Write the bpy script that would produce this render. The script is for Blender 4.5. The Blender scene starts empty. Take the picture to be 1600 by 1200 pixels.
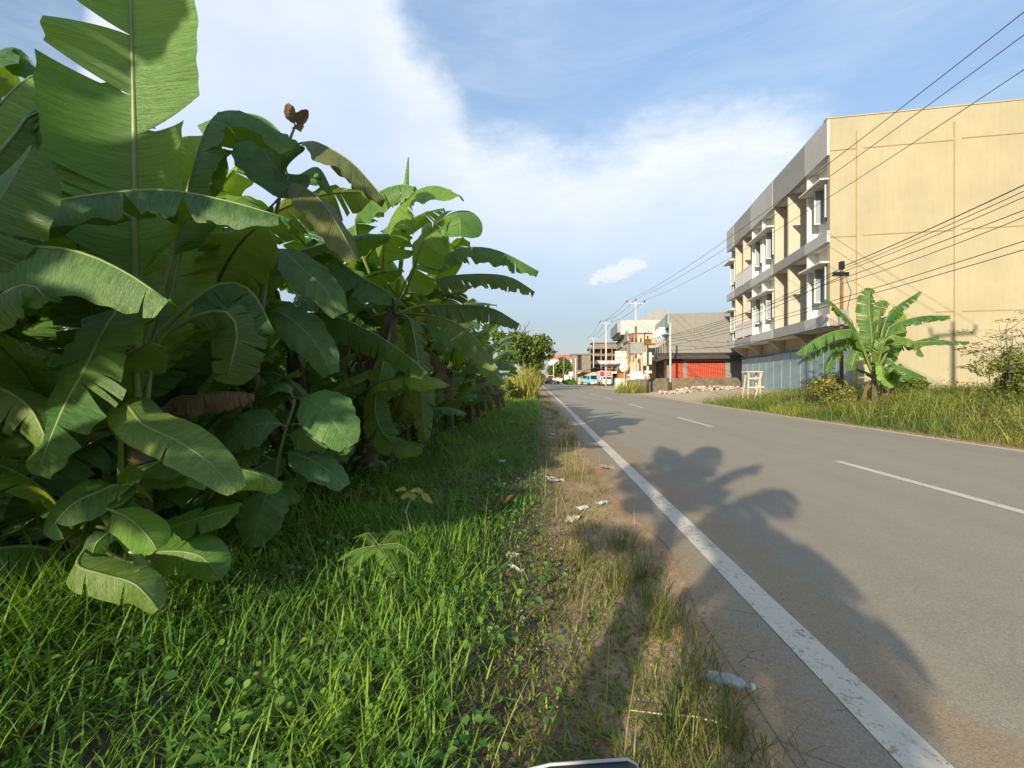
import bpy, math, random
import numpy as np
from mathutils import Vector, Matrix

S = bpy.context.scene
COL = S.collection
R = math.radians

# ------------------------------------------------------------------ camera, light, sky
FPX, HOR, CAMZ = 700.0, 592.0, 1.3
cd = bpy.data.cameras.new('camera'); cam = bpy.data.objects.new('camera', cd); COL.objects.link(cam)
cam.location = (0, 0, CAMZ); cam.rotation_euler = (R(90), 0, 0)
cd.sensor_width = 36.0; cd.lens = FPX / 1600.0 * 36.0
cd.shift_y = -(600 - HOR) / 1600.0
cd.clip_start = 0.05; cd.clip_end = 6000
S.camera = cam
S.render.resolution_x, S.render.resolution_y = 1024, 768

SUN_EL, SUN_AZ = R(17.5), math.atan2(-0.438, -0.899)      # azimuth measured from +Y towards +X
sdir = Vector((math.sin(SUN_AZ) * math.cos(SUN_EL), math.cos(SUN_AZ) * math.cos(SUN_EL), math.sin(SUN_EL)))
sl = bpy.data.lights.new('sun', 'SUN'); so = bpy.data.objects.new('sun', sl); COL.objects.link(so)
sl.energy = 2.05; sl.angle = R(0.6); sl.color = (1.0, 0.86, 0.63)
so.rotation_euler = (-sdir).to_track_quat('-Z', 'Y').to_euler()
S.view_settings.view_transform = 'Standard'; S.view_settings.look = 'None'
S.view_settings.exposure = 1.83; S.view_settings.gamma = 1.0
S.cycles.max_bounces = 8; S.cycles.transmission_bounces = 6; S.cycles.diffuse_bounces = 4
S.cycles.sample_clamp_indirect = 6.0

class NT:
    """small node builder"""
    def __init__(s, tree): s.t = tree; tree.nodes.clear()
    def n(s, kind, ins=None, **props):
        nd = s.t.nodes.new(kind)
        for k, v in props.items(): setattr(nd, k, v)
        for k, v in (ins or {}).items():
            sk = nd.inputs[k]
            if isinstance(v, bpy.types.NodeSocket): s.t.links.new(v, sk)
            else:
                if isinstance(v, tuple) and len(v) == 3 and sk.type == 'RGBA': v = (*v, 1)
                sk.default_value = v
        return nd
    def math(s, op, a, b=0.0, c=None, clamp=False):
        ins = {0: a, 1: b}
        if c is not None: ins[2] = c
        return s.n('ShaderNodeMath', ins, operation=op, use_clamp=clamp).outputs[0]
    def mix(s, f, a, b, mode='MIX'):
        nd = s.n('ShaderNodeMix', {0: f, 6: a, 7: b}, data_type='RGBA', blend_type=mode)
        return nd.outputs[2]
    def sstep(s, x, a, b):
        nd = s.n('ShaderNodeMapRange', {0: x, 1: a, 2: b, 3: 0.0, 4: 1.0}, interpolation_type='SMOOTHSTEP')
        return nd.outputs[0]
    def ramp(s, x, stops):
        nd = s.n('ShaderNodeValToRGB', {0: x}); cr = nd.color_ramp
        while len(cr.elements) < len(stops): cr.elements.new(0.5)
        for e, (p, c) in zip(cr.elements, stops):
            e.position = p; e.color = (*c, 1) if isinstance(c, tuple) else (c, c, c, 1)
        return nd.outputs[0]
    def noise(s, vec, scale, detail=4.0, rough=0.55, dist=0.0):
        ins = {'Scale': scale, 'Detail': detail, 'Roughness': rough, 'Distortion': dist}
        if vec is not None: ins['Vector'] = vec
        return s.n('ShaderNodeTexNoise', ins).outputs[0]

# ---- world: physical sky with procedural clouds laid out by compass direction
W = bpy.data.worlds.new('World'); S.world = W; W.use_nodes = True
w = NT(W.node_tree)
SKY_STR = 0.15
sky = w.n('ShaderNodeTexSky', sky_type='NISHITA', sun_disc=False, sun_elevation=SUN_EL,
          sun_rotation=SUN_AZ % (2 * math.pi), altitude=10, air_density=1.0, dust_density=0.6, ozone_density=2.0)
geo = w.n('ShaderNodeTexCoord').outputs['Generated']
sep = w.n('ShaderNodeSeparateXYZ', {0: geo})
X, Y, Z = sep.outputs
az = w.math('ARCTAN2', X, Y)                                   # 0 = ahead, + to the right
el = w.math('ARCSINE', Z)
warp = w.n('ShaderNodeMapping', {'Vector': geo, 'Scale': (1.0, 1.0, 2.2)}).outputs[0]
n1 = w.noise(warp, 3.2, 6, 0.6, 0.3)
n2 = w.noise(warp, 9.0, 8, 0.62, 0.2)
nn = w.math('ADD', w.math('MULTIPLY', w.math('SUBTRACT', n1, 0.5), 0.16), w.math('MULTIPLY', w.math('SUBTRACT', n2, 0.5), 0.12))
def pazel(px, py):
    x, z = (px - 800) / FPX, (HOR - py) / FPX
    return math.atan2(x, 1), math.atan(z / math.hypot(x, 1))
A0, A1, E1 = -1.2, 1.2, 1.2
top_pts = [(-400, 330), (0, 270), (90, 190), (125, 40), (150, -120), (300, -300), (560, -300), (640, -30), (700, 55), (735, 140), (830, 168), (905, 196), (960, 165),
           (1060, 142), (1180, 140), (1290, 165), (1420, 250), (1600, 300), (2200, 330)]
fc = w.n('ShaderNodeFloatCurve', {'Factor': 1.0, 'Value': w.n('ShaderNodeMapRange', {0: az, 1: A0, 2: A1, 3: 0.0, 4: 1.0}).outputs[0]})
cv = fc.mapping.curves[0]; fc.mapping.use_clip = False
pts = [(max(0.0, min(1.0, (pazel(x, y)[0] - A0) / (A1 - A0))), pazel(x, y)[1] / E1) for x, y in top_pts]
while len(cv.points) < len(pts): cv.points.new(0.5, 0.5)
for p_, (a_, b_) in zip(cv.points, pts): p_.location = (a_, b_); p_.handle_type = 'VECTOR'
fc.mapping.update()
edge = w.math('SUBTRACT', w.math('MULTIPLY', fc.outputs[0], E1), el)   # >0 below the cloud top
edge = w.math('ADD', edge, nn)
mass = w.sstep(edge, -0.04, 0.13)
lowfade = w.ramp(w.math('MULTIPLY', el, 1.0), [(0.0, 0.42), (0.13, 0.48), (0.30, 0.78), (0.45, 1.0), (0.7, 0.92)])
body = w.ramp(w.noise(warp, 2.0, 5, 0.55), [(0.28, 0.78), (0.62, 1.0)])
mass = w.math('MULTIPLY', w.math('MULTIPLY', mass, lowfade), body)
# thin streaks over the blue part
streak = w.n('ShaderNodeMapping', {'Vector': geo, 'Rotation': (0.0, R(-24), R(20)), 'Scale': (1.2, 1.2, 6.0)}).outputs[0]
wis = w.ramp(w.noise(streak, 2.6, 7, 0.62, 0.6), [(0.36, 0.0), (0.8, 0.5)])
# the small puff low over the road
pa, pe = pazel(965, 424)
dx = w.math('DIVIDE', w.math('SUBTRACT', az, pa), 0.075); dz = w.math('DIVIDE', w.math('SUBTRACT', el, w.math('ADD', pe, w.math('MULTIPLY', w.math('SUBTRACT', az, pa), 0.28))), 0.027)
rr = w.math('SQRT', w.math('ADD', w.math('MULTIPLY', dx, dx), w.math('MULTIPLY', dz, dz)))
pn = w.noise(warp, 26.0, 5, 0.6)
puff = w.sstep(w.math('SUBTRACT', 1.0, w.math('ADD', rr, w.math('MULTIPLY', w.math('SUBTRACT', pn, 0.5), 1.9))), 0.0, 0.5)
puff = w.math('MULTIPLY', puff, 0.9)
cl = w.math('MAXIMUM', w.math('MAXIMUM', mass, wis), puff)
# sunlit rim of the big cloud is brighter than its body
rim = w.math('MULTIPLY', w.math('MULTIPLY', w.sstep(edge, 0.0, 0.05), w.math('SUBTRACT', 1.0, w.sstep(edge, 0.08, 0.40))), w.ramp(n2, [(0.3, 0.35), (0.7, 1.0)]))
ccol = w.mix(rim, (1.36, 1.6, 1.92), (2.0, 2.04, 2.12))
skyc = w.mix(1.0, sky.outputs[0], (0.85, 0.765, 0.69), 'MULTIPLY')
skyc = w.mix(1.0, skyc, w.ramp(el, [(0.0, 0.155), (0.12, 0.21), (0.35, 0.52), (0.7, 0.85), (1.0, 1.0)]), 'MULTIPLY')
ccol = w.mix(puff, ccol, (1.75, 1.85, 2.1))
final = w.mix(cl, skyc, ccol)
bg = w.n('ShaderNodeBackground', {'Color': final, 'Strength': SKY_STR})
w.n('ShaderNodeOutputWorld', {'Surface': bg.outputs[0]})

# ------------------------------------------------------------------ helpers
def at(px, py, y):
    """photo direction + real distance -> point in the world"""
    return Vector(((px - 800) / FPX * y, y, CAMZ + (HOR - py) / FPX * y))

def tag(o, label=None, cat=None, group=None, kind=None):
    if label: o['label'] = label
    if cat: o['category'] = cat
    if group: o['group'] = group
    if kind: o['kind'] = kind
    return o

def empty(name, loc, label, cat, group=None, rz=0.0):
    o = bpy.data.objects.new(name, None); COL.objects.link(o)
    o.location = loc; o.rotation_euler = (0, 0, rz); o.empty_display_size = 0.2
    return tag(o, label, cat, group)

class MB:
    """collects shapes, then links them as ONE mesh object"""
    def __init__(s): s.v = []; s.f = []; s.m = []; s.uv = []; s.sm = []
    def add(s, vs, fs, mi=0, uvs=None, smooth=False):
        b = len(s.v); s.v += [tuple(p) for p in vs]
        s.uv += uvs if uvs else [(0.0, 0.0)] * len(vs)
        for f in fs: s.f.append([b + i for i in f]); s.m.append(mi); s.sm.append(smooth)
        return s
    def box(s, x0, x1, y0, y1, z0, z1, mi=0):
        v = [(x, y, z) for z in (z0, z1) for y in (y0, y1) for x in (x0, x1)]
        return s.add(v, [(0, 2, 3, 1), (4, 5, 7, 6), (0, 1, 5, 4), (2, 6, 7, 3), (0, 4, 6, 2), (1, 3, 7, 5)], mi)
    def obox(s, o, ax, ay, az_, mi=0):
        o, ax, ay, az_ = map(Vector, (o, ax, ay, az_))
        v = [o + ax * i + ay * j + az_ * k for k in (0, 1) for j in (0, 1) for i in (0, 1)]
        return s.add(v, [(0, 2, 3, 1), (4, 5, 7, 6), (0, 1, 5, 4), (2, 6, 7, 3), (0, 4, 6, 2), (1, 3, 7, 5)], mi)
    def bar(s, a, b, wd, th, mi=0, up=(0, 0, 1)):
        a, b = Vector(a), Vector(b); d = b - a; u = Vector(up)
        if abs(d.normalized().dot(u)) > .97: u = Vector((0, 1, 0))
        x = d.cross(u).normalized() * wd; y = x.cross(d).normalized() * th
        return s.obox(a - x / 2 - y / 2, x, y, d, mi)
    def tube(s, pts, r, n=8, mi=0, cap=True, smooth=True):
        pts = [Vector(p) for p in pts]; k = len(pts)
        rs = list(r) if hasattr(r, '__len__') else [r] * k
        v = []; prev = None
        for i, p in enumerate(pts):
            t = (pts[min(i + 1, k - 1)] - pts[max(i - 1, 0)]).normalized()
            if prev is None:
                a = Vector((0, 0, 1)) if abs(t.z) < .9 else Vector((1, 0, 0))
                x = t.cross(a).normalized()
            else: x = (prev - t * prev.dot(t)).normalized()
            prev = x; y = t.cross(x)
            v += [p + (x * math.cos(2 * math.pi * j / n) + y * math.sin(2 * math.pi * j / n)) * rs[i] for j in range(n)]
        f = [(i * n + j, i * n + (j + 1) % n, (i + 1) * n + (j + 1) % n, (i + 1) * n + j) for i in range(k - 1) for j in range(n)]
        if cap: f += [tuple(reversed(range(n))), tuple((k - 1) * n + j for j in range(n))]
        uvs = [(i / max(1, k - 1), j / n) for i in range(k) for j in range(n)]
        return s.add(v, f, mi, uvs, smooth)
    def prism(s, poly, d, mi=0):
        """polygon (3-D points) extruded along d"""
        n = len(poly); d = Vector(d); v = [Vector(p) for p in poly]; v += [p + d for p in v]
        f = [tuple(range(n)), tuple(reversed(range(n, 2 * n)))] + [(i, i + n, (i + 1) % n + n, (i + 1) % n) for i in range(n)]
        return s.add(v, f, mi)
    def ball(s, c, r, nu=10, nv=7, mi=0, sc=(1, 1, 1)):
        c = Vector(c); v = [c + Vector((0, 0, r * sc[2]))]
        for i in range(1, nv):
            t = math.pi * i / nv
            v += [c + Vector((r * sc[0] * math.sin(t) * math.cos(2 * math.pi * j / nu), r * sc[1] * math.sin(t) * math.sin(2 * math.pi * j / nu), r * sc[2] * math.cos(t))) for j in range(nu)]
        v.append(c - Vector((0, 0, r * sc[2])))
        f = [(0, 1 + j, 1 + (j + 1) % nu) for j in range(nu)]
        for i in range(nv - 2): f += [(1 + i * nu + j, 1 + (i + 1) * nu + j, 1 + (i + 1) * nu + (j + 1) % nu, 1 + i * nu + (j + 1) % nu) for j in range(nu)]
        b = 1 + (nv - 2) * nu; e = len(v) - 1
        f += [(b + j, e, b + (j + 1) % nu) for j in range(nu)]
        return s.add(v, f, mi, None, True)
    def build(s, name, mats, parent=None, rel=False, fix=True):
        """rel: points were given in world space, the parent is an unrotated Empty"""
        me = bpy.data.meshes.new(name); off = parent.location if (parent and rel) else Vector((0, 0, 0))
        if parent and rel and parent.parent: off = off + parent.parent.location
        me.from_pydata([(p[0] - off[0], p[1] - off[1], p[2] - off[2]) for p in s.v], [], s.f)
        for m in (mats if isinstance(mats, (list, tuple)) else [mats]): me.materials.append(m)
        me.polygons.foreach_set('material_index', s.m); me.polygons.foreach_set('use_smooth', s.sm)
        ul = me.uv_layers.new(name='UVMap'); li = np.empty(len(me.loops), np.int32); me.loops.foreach_get('vertex_index', li)
        ul.data.foreach_set('uv', np.array(s.uv, np.float32)[li].ravel())
        me.update()
        if fix:
            import bmesh
            bm = bmesh.new(); bm.from_mesh(me); bmesh.ops.recalc_face_normals(bm, faces=bm.faces); bm.to_mesh(me); bm.free()
        o = bpy.data.objects.new(name, me); COL.objects.link(o)
        if parent: o.parent = parent
        return o

def np_mesh(name, V, F, uv, mat, parent=None):
    """V (n,3), F (m,k) faces of equal size, uv (n,2) per vertex"""
    me = bpy.data.meshes.new(name); m, k = F.shape
    me.vertices.add(len(V)); me.vertices.foreach_set('co', np.ascontiguousarray(V, np.float32).ravel())
    me.loops.add(m * k); me.loops.foreach_set('vertex_index', np.ascontiguousarray(F, np.int32).ravel())
    me.polygons.add(m); me.polygons.foreach_set('loop_start', np.arange(0, m * k, k, dtype=np.int32))
    try: me.polygons.foreach_set('loop_total', np.full(m, k, np.int32))
    except Exception: pass
    ul = me.uv_layers.new(name='UVMap'); ul.data.foreach_set('uv', np.ascontiguousarray(uv[F.ravel()], np.float32).ravel())
    me.update(calc_edges=True); me.polygons.foreach_set('use_smooth', np.ones(m, bool)); me.materials.append(mat)
    o = bpy.data.objects.new(name, me); COL.objects.link(o)
    if parent: o.parent = parent
    return o

def copy_tree(o, parent=None):
    c = o.copy(); COL.objects.link(c)
    if parent: c.parent = parent
    for ch in list(o.children): copy_tree(ch, c)
    return c

# ------------------------------------------------------------------ materials
def mat(name):
    m = bpy.data.materials.new(name); m.use_nodes = True; return m, NT(m.node_tree)

def out(t, sh, disp=None):
    t.n('ShaderNodeOutputMaterial', {'Surface': sh})

def principled(t, col, rough=0.7, normal=None, **kw):
    ins = {'Base Color': col, 'Roughness': rough}
    if normal is not None: ins['Normal'] = normal
    for k, v in kw.items(): ins[k.replace('_', ' ')] = v
    return t.n('ShaderNodeBsdfPrincipled', ins).outputs[0]

def bump(t, h, strength=0.3, dist=0.01):
    return t.n('ShaderNodeBump', {'Height': h, 'Strength': strength, 'Distance': dist}).outputs[0]

def plain(name, col, rough=0.6, var=0.12, scale=3.0, grime=0.0, metal=0.0, bmp=0.15):
    """painted / plastered / metal surface with soft mottling and a little weathering"""
    m, t = mat(name)
    oc = t.n('ShaderNodeTexCoord').outputs['Object']
    a = t.noise(oc, scale, 6, 0.6); b = t.noise(oc, scale * 14, 3, 0.6)
    k = t.ramp(a, [(0.25, 1 - var), (0.75, 1 + var * .4)])
    c = t.mix(1.0, (*col,), k, 'MULTIPLY')
    if grime:
        st = t.n('ShaderNodeMapping', {'Vector': oc, 'Scale': (3.0, 3.0, 0.35)}).outputs[0]
        g = t.ramp(t.noise(st, 2.0, 6, 0.65), [(0.5, 0.0), (0.8, 1.0)])
        c = t.mix(t.math('MULTIPLY', g, grime), c, tuple(x * .45 for x in col))
    out(t, principled(t, c, rough, bump(t, b, bmp, 0.004), Metallic=metal))
    return m

def stripes(name, col, axis='X', period=0.09, rough=0.45, depth=0.5, grime=0.25):
    """vertically ribbed sheet metal (ribs run up the sheet)"""
    m, t = mat(name)
    oc = t.n('ShaderNodeTexCoord').outputs['Object']
    sp = t.n('ShaderNodeSeparateXYZ', {0: oc}); v = sp.outputs['XYZ'.index(axis)]
    wv = t.math('SINE', t.math('MULTIPLY', v, 2 * math.pi / period))
    st = t.n('ShaderNodeMapping', {'Vector': oc, 'Scale': (2.5, 2.5, 0.3)}).outputs[0]
    g = t.ramp(t.noise(st, 2.0, 6, 0.65), [(0.45, 0.0), (0.8, 1.0)])
    c = t.mix(t.math('MULTIPLY', g, grime), col, tuple(x * .4 for x in col))
    out(t, principled(t, c, rough, bump(t, wv, depth, 0.015)))
    return m

def leafmat(name, dark, light, trans, tfac=0.34, veins='banana', rough=0.42, brown=0.0):
    m, t = mat(name)
    uv = t.n('ShaderNodeTexCoord').outputs['UV']; su = t.n('ShaderNodeSeparateXYZ', {0: uv})
    u, v = su.outputs[0], su.outputs[1]
    oi = t.n('ShaderNodeObjectInfo').outputs['Random']
    oc = t.n('ShaderNodeTexCoord').outputs['Object']
    av = t.math('ABSOLUTE', v)
    if veins == 'banana':
        sv = t.math('ADD', u, t.math('MULTIPLY', av, -0.05))
        cmb = t.n('ShaderNodeCombineXYZ', {0: t.math('MULTIPLY', sv, 1.0), 1: t.math('MULTIPLY', v, 0.03), 2: 0.0}).outputs[0]
        st = t.noise(cmb, 55.0, 4, 0.65)
        fine = t.noise(cmb, 160.0, 2, 0.5)
        big = t.noise(cmb, 9.0, 3, 0.5)
        rib = t.math('SUBTRACT', 1.0, t.sstep(av, 0.02, 0.06))
    else:
        ph = t.math('ADD', u, t.math('MULTIPLY', av, -0.16))
        fr = t.math('FRACT', t.math('MULTIPLY', ph, 8.5))
        ln = t.math('SUBTRACT', 1.0, t.sstep(t.math('ABSOLUTE', t.math('SUBTRACT', fr, 0.5)), 0.0, 0.07))
        st = t.math('MULTIPLY', ln, 0.7); fine = t.noise(oc, 60.0, 4, 0.6); big = t.noise(oc, 14.0, 4, 0.6)
        rib = t.math('MAXIMUM', t.math('MULTIPLY', ln, 0.45), t.math('SUBTRACT', 1.0, t.sstep(av, 0.012, 0.04)))
    k = t.math('ADD', t.math('MULTIPLY', oi, 0.75), t.math('MULTIPLY', t.math('SUBTRACT', big, 0.3), 0.6))
    c = t.mix(k, dark, light)
    c = t.mix(t.math('MULTIPLY', t.math('SUBTRACT', st, 0.35), 0.8, clamp=True), c, tuple(x * 1.7 for x in light))
    c = t.mix(t.math('MULTIPLY', rib, 0.6), c, (0.16, 0.24, 0.06))
    e = t.noise(oc, 7.0, 6, 0.7)
    ed = t.sstep(t.math('ADD', av, t.math('MULTIPLY', t.math('SUBTRACT', e, 0.5), 1.0 + brown)), 1.3 - brown, 1.4 - brown)
    c = t.mix(ed, c, (0.12, 0.075, 0.035))
    c = t.mix(1.0, c, t.ramp(st, [(0.3, 0.72), (0.62, 1.2)]) if veins == 'banana' else t.ramp(big, [(0.3, 0.82), (0.7, 1.15)]), 'MULTIPLY')
    yl = t.ramp(t.noise(oc, 2.6, 5, 0.65), [(0.5, 0.0), (0.78, 0.5)])
    c = t.mix(yl, c, tuple((x * 1.5 + y) for x, y in zip(light, (0.07, 0.03, 0.0))))
    sp_ = t.n('ShaderNodeTexVoronoi', {'Vector': oc, 'Scale': 16.0}).outputs['Distance']
    c = t.mix(t.math('MULTIPLY', t.math('SUBTRACT', 1.0, t.sstep(sp_, 0.03, 0.09)), t.ramp(e, [(0.52, 0.0), (0.62, 0.8)])), c, (0.14, 0.09, 0.04))
    h = t.math('ADD', t.math('MULTIPLY', big, 1.6), t.math('ADD', st, t.math('MULTIPLY', fine, 0.4)))
    nb = bump(t, h, 0.6, 0.012)
    sh = principled(t, c, rough, nb, Specular_IOR_Level=0.42)
    tc = t.mix(k, tuple(x * .8 for x in trans), trans)
    tc = t.mix(t.math('MULTIPLY', rib, 0.5), tc, (0.1, 0.14, 0.02))
    tc = t.mix(ed, tc, (0.1, 0.05, 0.02))
    tr = t.n('ShaderNodeBsdfTranslucent', {'Color': tc, 'Normal': nb}).outputs[0]
    out(t, t.n('ShaderNodeMixShader', {0: tfac, 1: sh, 2: tr}).outputs[0])
    return m

def bladesmat(name, cols, trans=0.35, tip=(0.3, 0.27, 0.1), rough=0.5, base=0.5):
    """grass and small leaves; uv.x = a random value per blade, uv.y = along it"""
    m, t = mat(name)
    uv = t.n('ShaderNodeTexCoord').outputs['UV']; su = t.n('ShaderNodeSeparateXYZ', {0: uv})
    c = t.ramp(su.outputs[0], cols)
    oc = t.n('ShaderNodeTexCoord').outputs['Object']
    c = t.mix(t.ramp(t.noise(oc, 1.6, 4, 0.6), [(0.35, 0.0), (0.75, 0.45)]), c, t.mix(1.0, c, (1.5, 1.2, 0.7), 'MULTIPLY'))
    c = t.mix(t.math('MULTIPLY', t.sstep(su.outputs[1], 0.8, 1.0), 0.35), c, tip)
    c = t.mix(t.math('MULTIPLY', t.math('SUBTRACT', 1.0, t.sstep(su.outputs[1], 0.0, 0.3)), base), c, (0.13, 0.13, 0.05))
    sh = principled(t, c, rough, Specular_IOR_Level=0.3)
    tr = t.n('ShaderNodeBsdfTranslucent', {'Color': t.mix(1.0, c, (1.5, 1.45, 0.6), 'MULTIPLY')}).outputs[0]
    out(t, t.n('ShaderNodeMixShader', {0: trans, 1: sh, 2: tr}).outputs[0])
    return m

M = {}
M['banana'] = leafmat('banana_leaf', (0.024, 0.075, 0.02), (0.085, 0.19, 0.032), (0.36, 0.56, 0.025))
M['banana_young'] = leafmat('banana_leaf_young', (0.09, 0.2, 0.03), (0.16, 0.3, 0.045), (0.45, 0.6, 0.03), 0.42)
M['banana_worn'] = leafmat('banana_leaf_worn', (0.06, 0.12, 0.03), (0.125, 0.2, 0.042), (0.32, 0.42, 0.04), 0.34, brown=0.26)
M['banana_dead'] = leafmat('banana_leaf_dead', (0.11, 0.07, 0.035), (0.2, 0.14, 0.07), (0.24, 0.13, 0.04), 0.3, rough=0.8)
M['teak'] = leafmat('broad_leaf', (0.055, 0.135, 0.034), (0.1, 0.21, 0.05), (0.16, 0.3, 0.04), 0.28, 'broad', 0.5)
M['teak_olive'] = leafmat('broad_leaf_olive', (0.1, 0.13, 0.035), (0.15, 0.17, 0.05), (0.22, 0.26, 0.04), 0.3, 'broad', 0.55)
M['yellow_leaf'] = leafmat('yellow_leaf', (0.3, 0.3, 0.03), (0.42, 0.38, 0.04), (0.5, 0.42, 0.04), 0.3, 'broad', 0.5)
M['petiole'] = plain('petiole_green', (0.16, 0.22, 0.06), 0.45, 0.3, 6)
M['rib'] = plain('midrib_green', (0.15, 0.22, 0.06), 0.4, 0.2, 6)
M['stem'] = plain('banana_stem', (0.11, 0.09, 0.045), 0.7, 0.6, 5, 0.8, bmp=0.5)
M['twig'] = plain('twig_bark', (0.22, 0.19, 0.12), 0.8, 0.35, 8)
M['bark'] = plain('tree_bark', (0.12, 0.09, 0.06), 0.9, 0.4, 5, bmp=0.6)
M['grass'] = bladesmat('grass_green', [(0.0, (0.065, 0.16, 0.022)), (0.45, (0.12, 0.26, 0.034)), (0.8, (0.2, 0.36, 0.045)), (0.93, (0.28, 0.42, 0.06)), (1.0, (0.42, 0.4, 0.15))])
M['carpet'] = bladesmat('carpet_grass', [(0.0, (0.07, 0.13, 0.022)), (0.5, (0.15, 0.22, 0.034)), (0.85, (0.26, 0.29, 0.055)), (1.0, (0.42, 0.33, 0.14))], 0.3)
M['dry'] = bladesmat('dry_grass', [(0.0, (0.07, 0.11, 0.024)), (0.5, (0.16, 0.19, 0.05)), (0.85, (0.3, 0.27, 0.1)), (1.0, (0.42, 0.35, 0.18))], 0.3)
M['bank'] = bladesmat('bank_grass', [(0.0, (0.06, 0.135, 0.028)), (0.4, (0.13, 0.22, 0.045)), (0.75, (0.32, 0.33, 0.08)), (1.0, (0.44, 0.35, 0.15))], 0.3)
M['weed'] = bladesmat('weed_leaves', [(0.0, (0.04, 0.115, 0.025)), (0.6, (0.085, 0.21, 0.04)), (1.0, (0.17, 0.3, 0.06))], 0.3, base=0.0)
M['tree_leaf'] = bladesmat('tree_leaves', [(0.0, (0.045, 0.1, 0.02)), (0.6, (0.11, 0.18, 0.03)), (1.0, (0.2, 0.25, 0.05))], 0.3, base=0.0)
M['bush_leaf'] = bladesmat('bush_leaves', [(0.0, (0.075, 0.12, 0.025)), (0.6, (0.15, 0.2, 0.04)), (1.0, (0.27, 0.27, 0.08))], 0.3, base=0.0)
M['brown_leaf'] = bladesmat('withered_leaves', [(0.0, (0.1, 0.07, 0.03)), (0.6, (0.2, 0.14, 0.06)), (1.0, (0.32, 0.24, 0.12))], 0.25, base=0.0)
# ------------------------------------------------------------------ road layout
_L = np.array([(-60, -2.1), (0, 1.30), (10, 1.87), (20, 2.44), (30, 2.98), (40, 3.5), (51, 4.02), (70, 4.9), (87, 5.7), (110, 6.7), (150, 7.6), (230, 8.0), (400, 6.0)])
_Rr = np.array([(-60, 6.4), (0, 8.78), (8, 9.12), (15, 9.42), (24, 9.83), (35, 10.5), (50, 11.55), (70, 12.5), (87, 13.3), (110, 14.2), (150, 15.1), (230, 15.6), (400, 13.6)])
def XL(y): return np.interp(y, _L[:, 0], _L[:, 1])
def XR(y): return np.interp(y, _Rr[:, 0], _Rr[:, 1])
def smooth(x, a, b):
    t = np.clip((x - a) / (b - a), 0, 1); return t * t * (3 - 2 * t)
def gz(x, y):
    """terrain height"""
    x = np.asarray(x, float); y = np.asarray(y, float)
    d = x - XR(y); wd = np.interp(y, [0, 14, 26, 34], [2.6, 3.2, 8, 9])
    hr = np.interp(y, [0, 18, 30, 45, 90, 140], [.62, .66, .62, .5, .2, .05])
    z = hr * smooth(d, 0.35, 0.35 + wd)
    l = XL(y) - x
    z = z + 0.10 * smooth(l, 2.2, 4.0) + 0.035 * smooth(l, .55, 1.1) * (np.sin(x * 3.1 + y * 1.3) * .5 + np.sin(x * 7.3 - y * 4.1) * .3)
    inside = (l < 0.22) & (d < 0.05)
    return z - 0.012 * inside

def ground_material():
    m, t = mat('ground_soil')
    uv = t.n('ShaderNodeTexCoord').outputs['UV']; su = t.n('ShaderNodeSeparateXYZ', {0: uv})
    lat, rat = su.outputs[0], su.outputs[1]
    g = t.n('ShaderNodeNewGeometry').outputs['Position']
    a = t.noise(g, 0.9, 6, 0.62); b = t.noise(g, 5.0, 6, 0.65); c = t.noise(g, 40.0, 4, 0.7); d = t.noise(g, 160.0, 3, 0.6)
    dirt = t.ramp(b, [(0.25, (0.3, 0.17, 0.08)), (0.5, (0.43, 0.28, 0.15)), (0.75, (0.52, 0.38, 0.235))])
    dirt = t.mix(t.ramp(a, [(0.45, 0.0), (0.7, 0.7)]), dirt, (0.38, 0.18, 0.07))
    dirt = t.mix(t.ramp(d, [(0.6, 0.0), (0.75, 0.5)]), dirt, (0.42, 0.36, 0.28))
    soil = t.ramp(c, [(0.3, (0.05, 0.036, 0.02)), (0.7, (0.12, 0.09, 0.05))])
    # bare strip next to the asphalt, dark soil under the grass and grove
    bare = t.sstep(t.math('ADD', lat, t.math('MULTIPLY', t.math('SUBTRACT', b, 0.5), 1.0)), -1.5, -0.7)
    col = t.mix(bare, soil, dirt)
    bank = t.ramp(c, [(0.3, (0.08, 0.065, 0.03)), (0.7, (0.19, 0.15, 0.08))])
    col = t.mix(t.sstep(rat, 0.5, 1.2), col, bank)
    sp = t.n('ShaderNodeSeparateXYZ', {0: g})
    plot = t.math('MULTIPLY', t.sstep(rat, 0.0, 0.6), t.sstep(t.math('ADD', sp.outputs[1], t.math('MULTIPLY', b, 4.0)), 23.5, 27.5))
    pale = t.ramp(b, [(0.25, (0.42, 0.32, 0.21)), (0.75, (0.6, 0.49, 0.35))])
    col = t.mix(t.math('MULTIPLY', plot, t.math('SUBTRACT', 1.0, t.sstep(sp.outputs[1], 60.0, 90.0))), col, pale)
    h = t.math('ADD', t.math('MULTIPLY', b, 1.2), t.math('ADD', t.math('MULTIPLY', c, 0.6), t.math('MULTIPLY', d, 0.25)))
    out(t, principled(t, col, 0.95, bump(t, h, 0.7, 0.03)))
    return m

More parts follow.
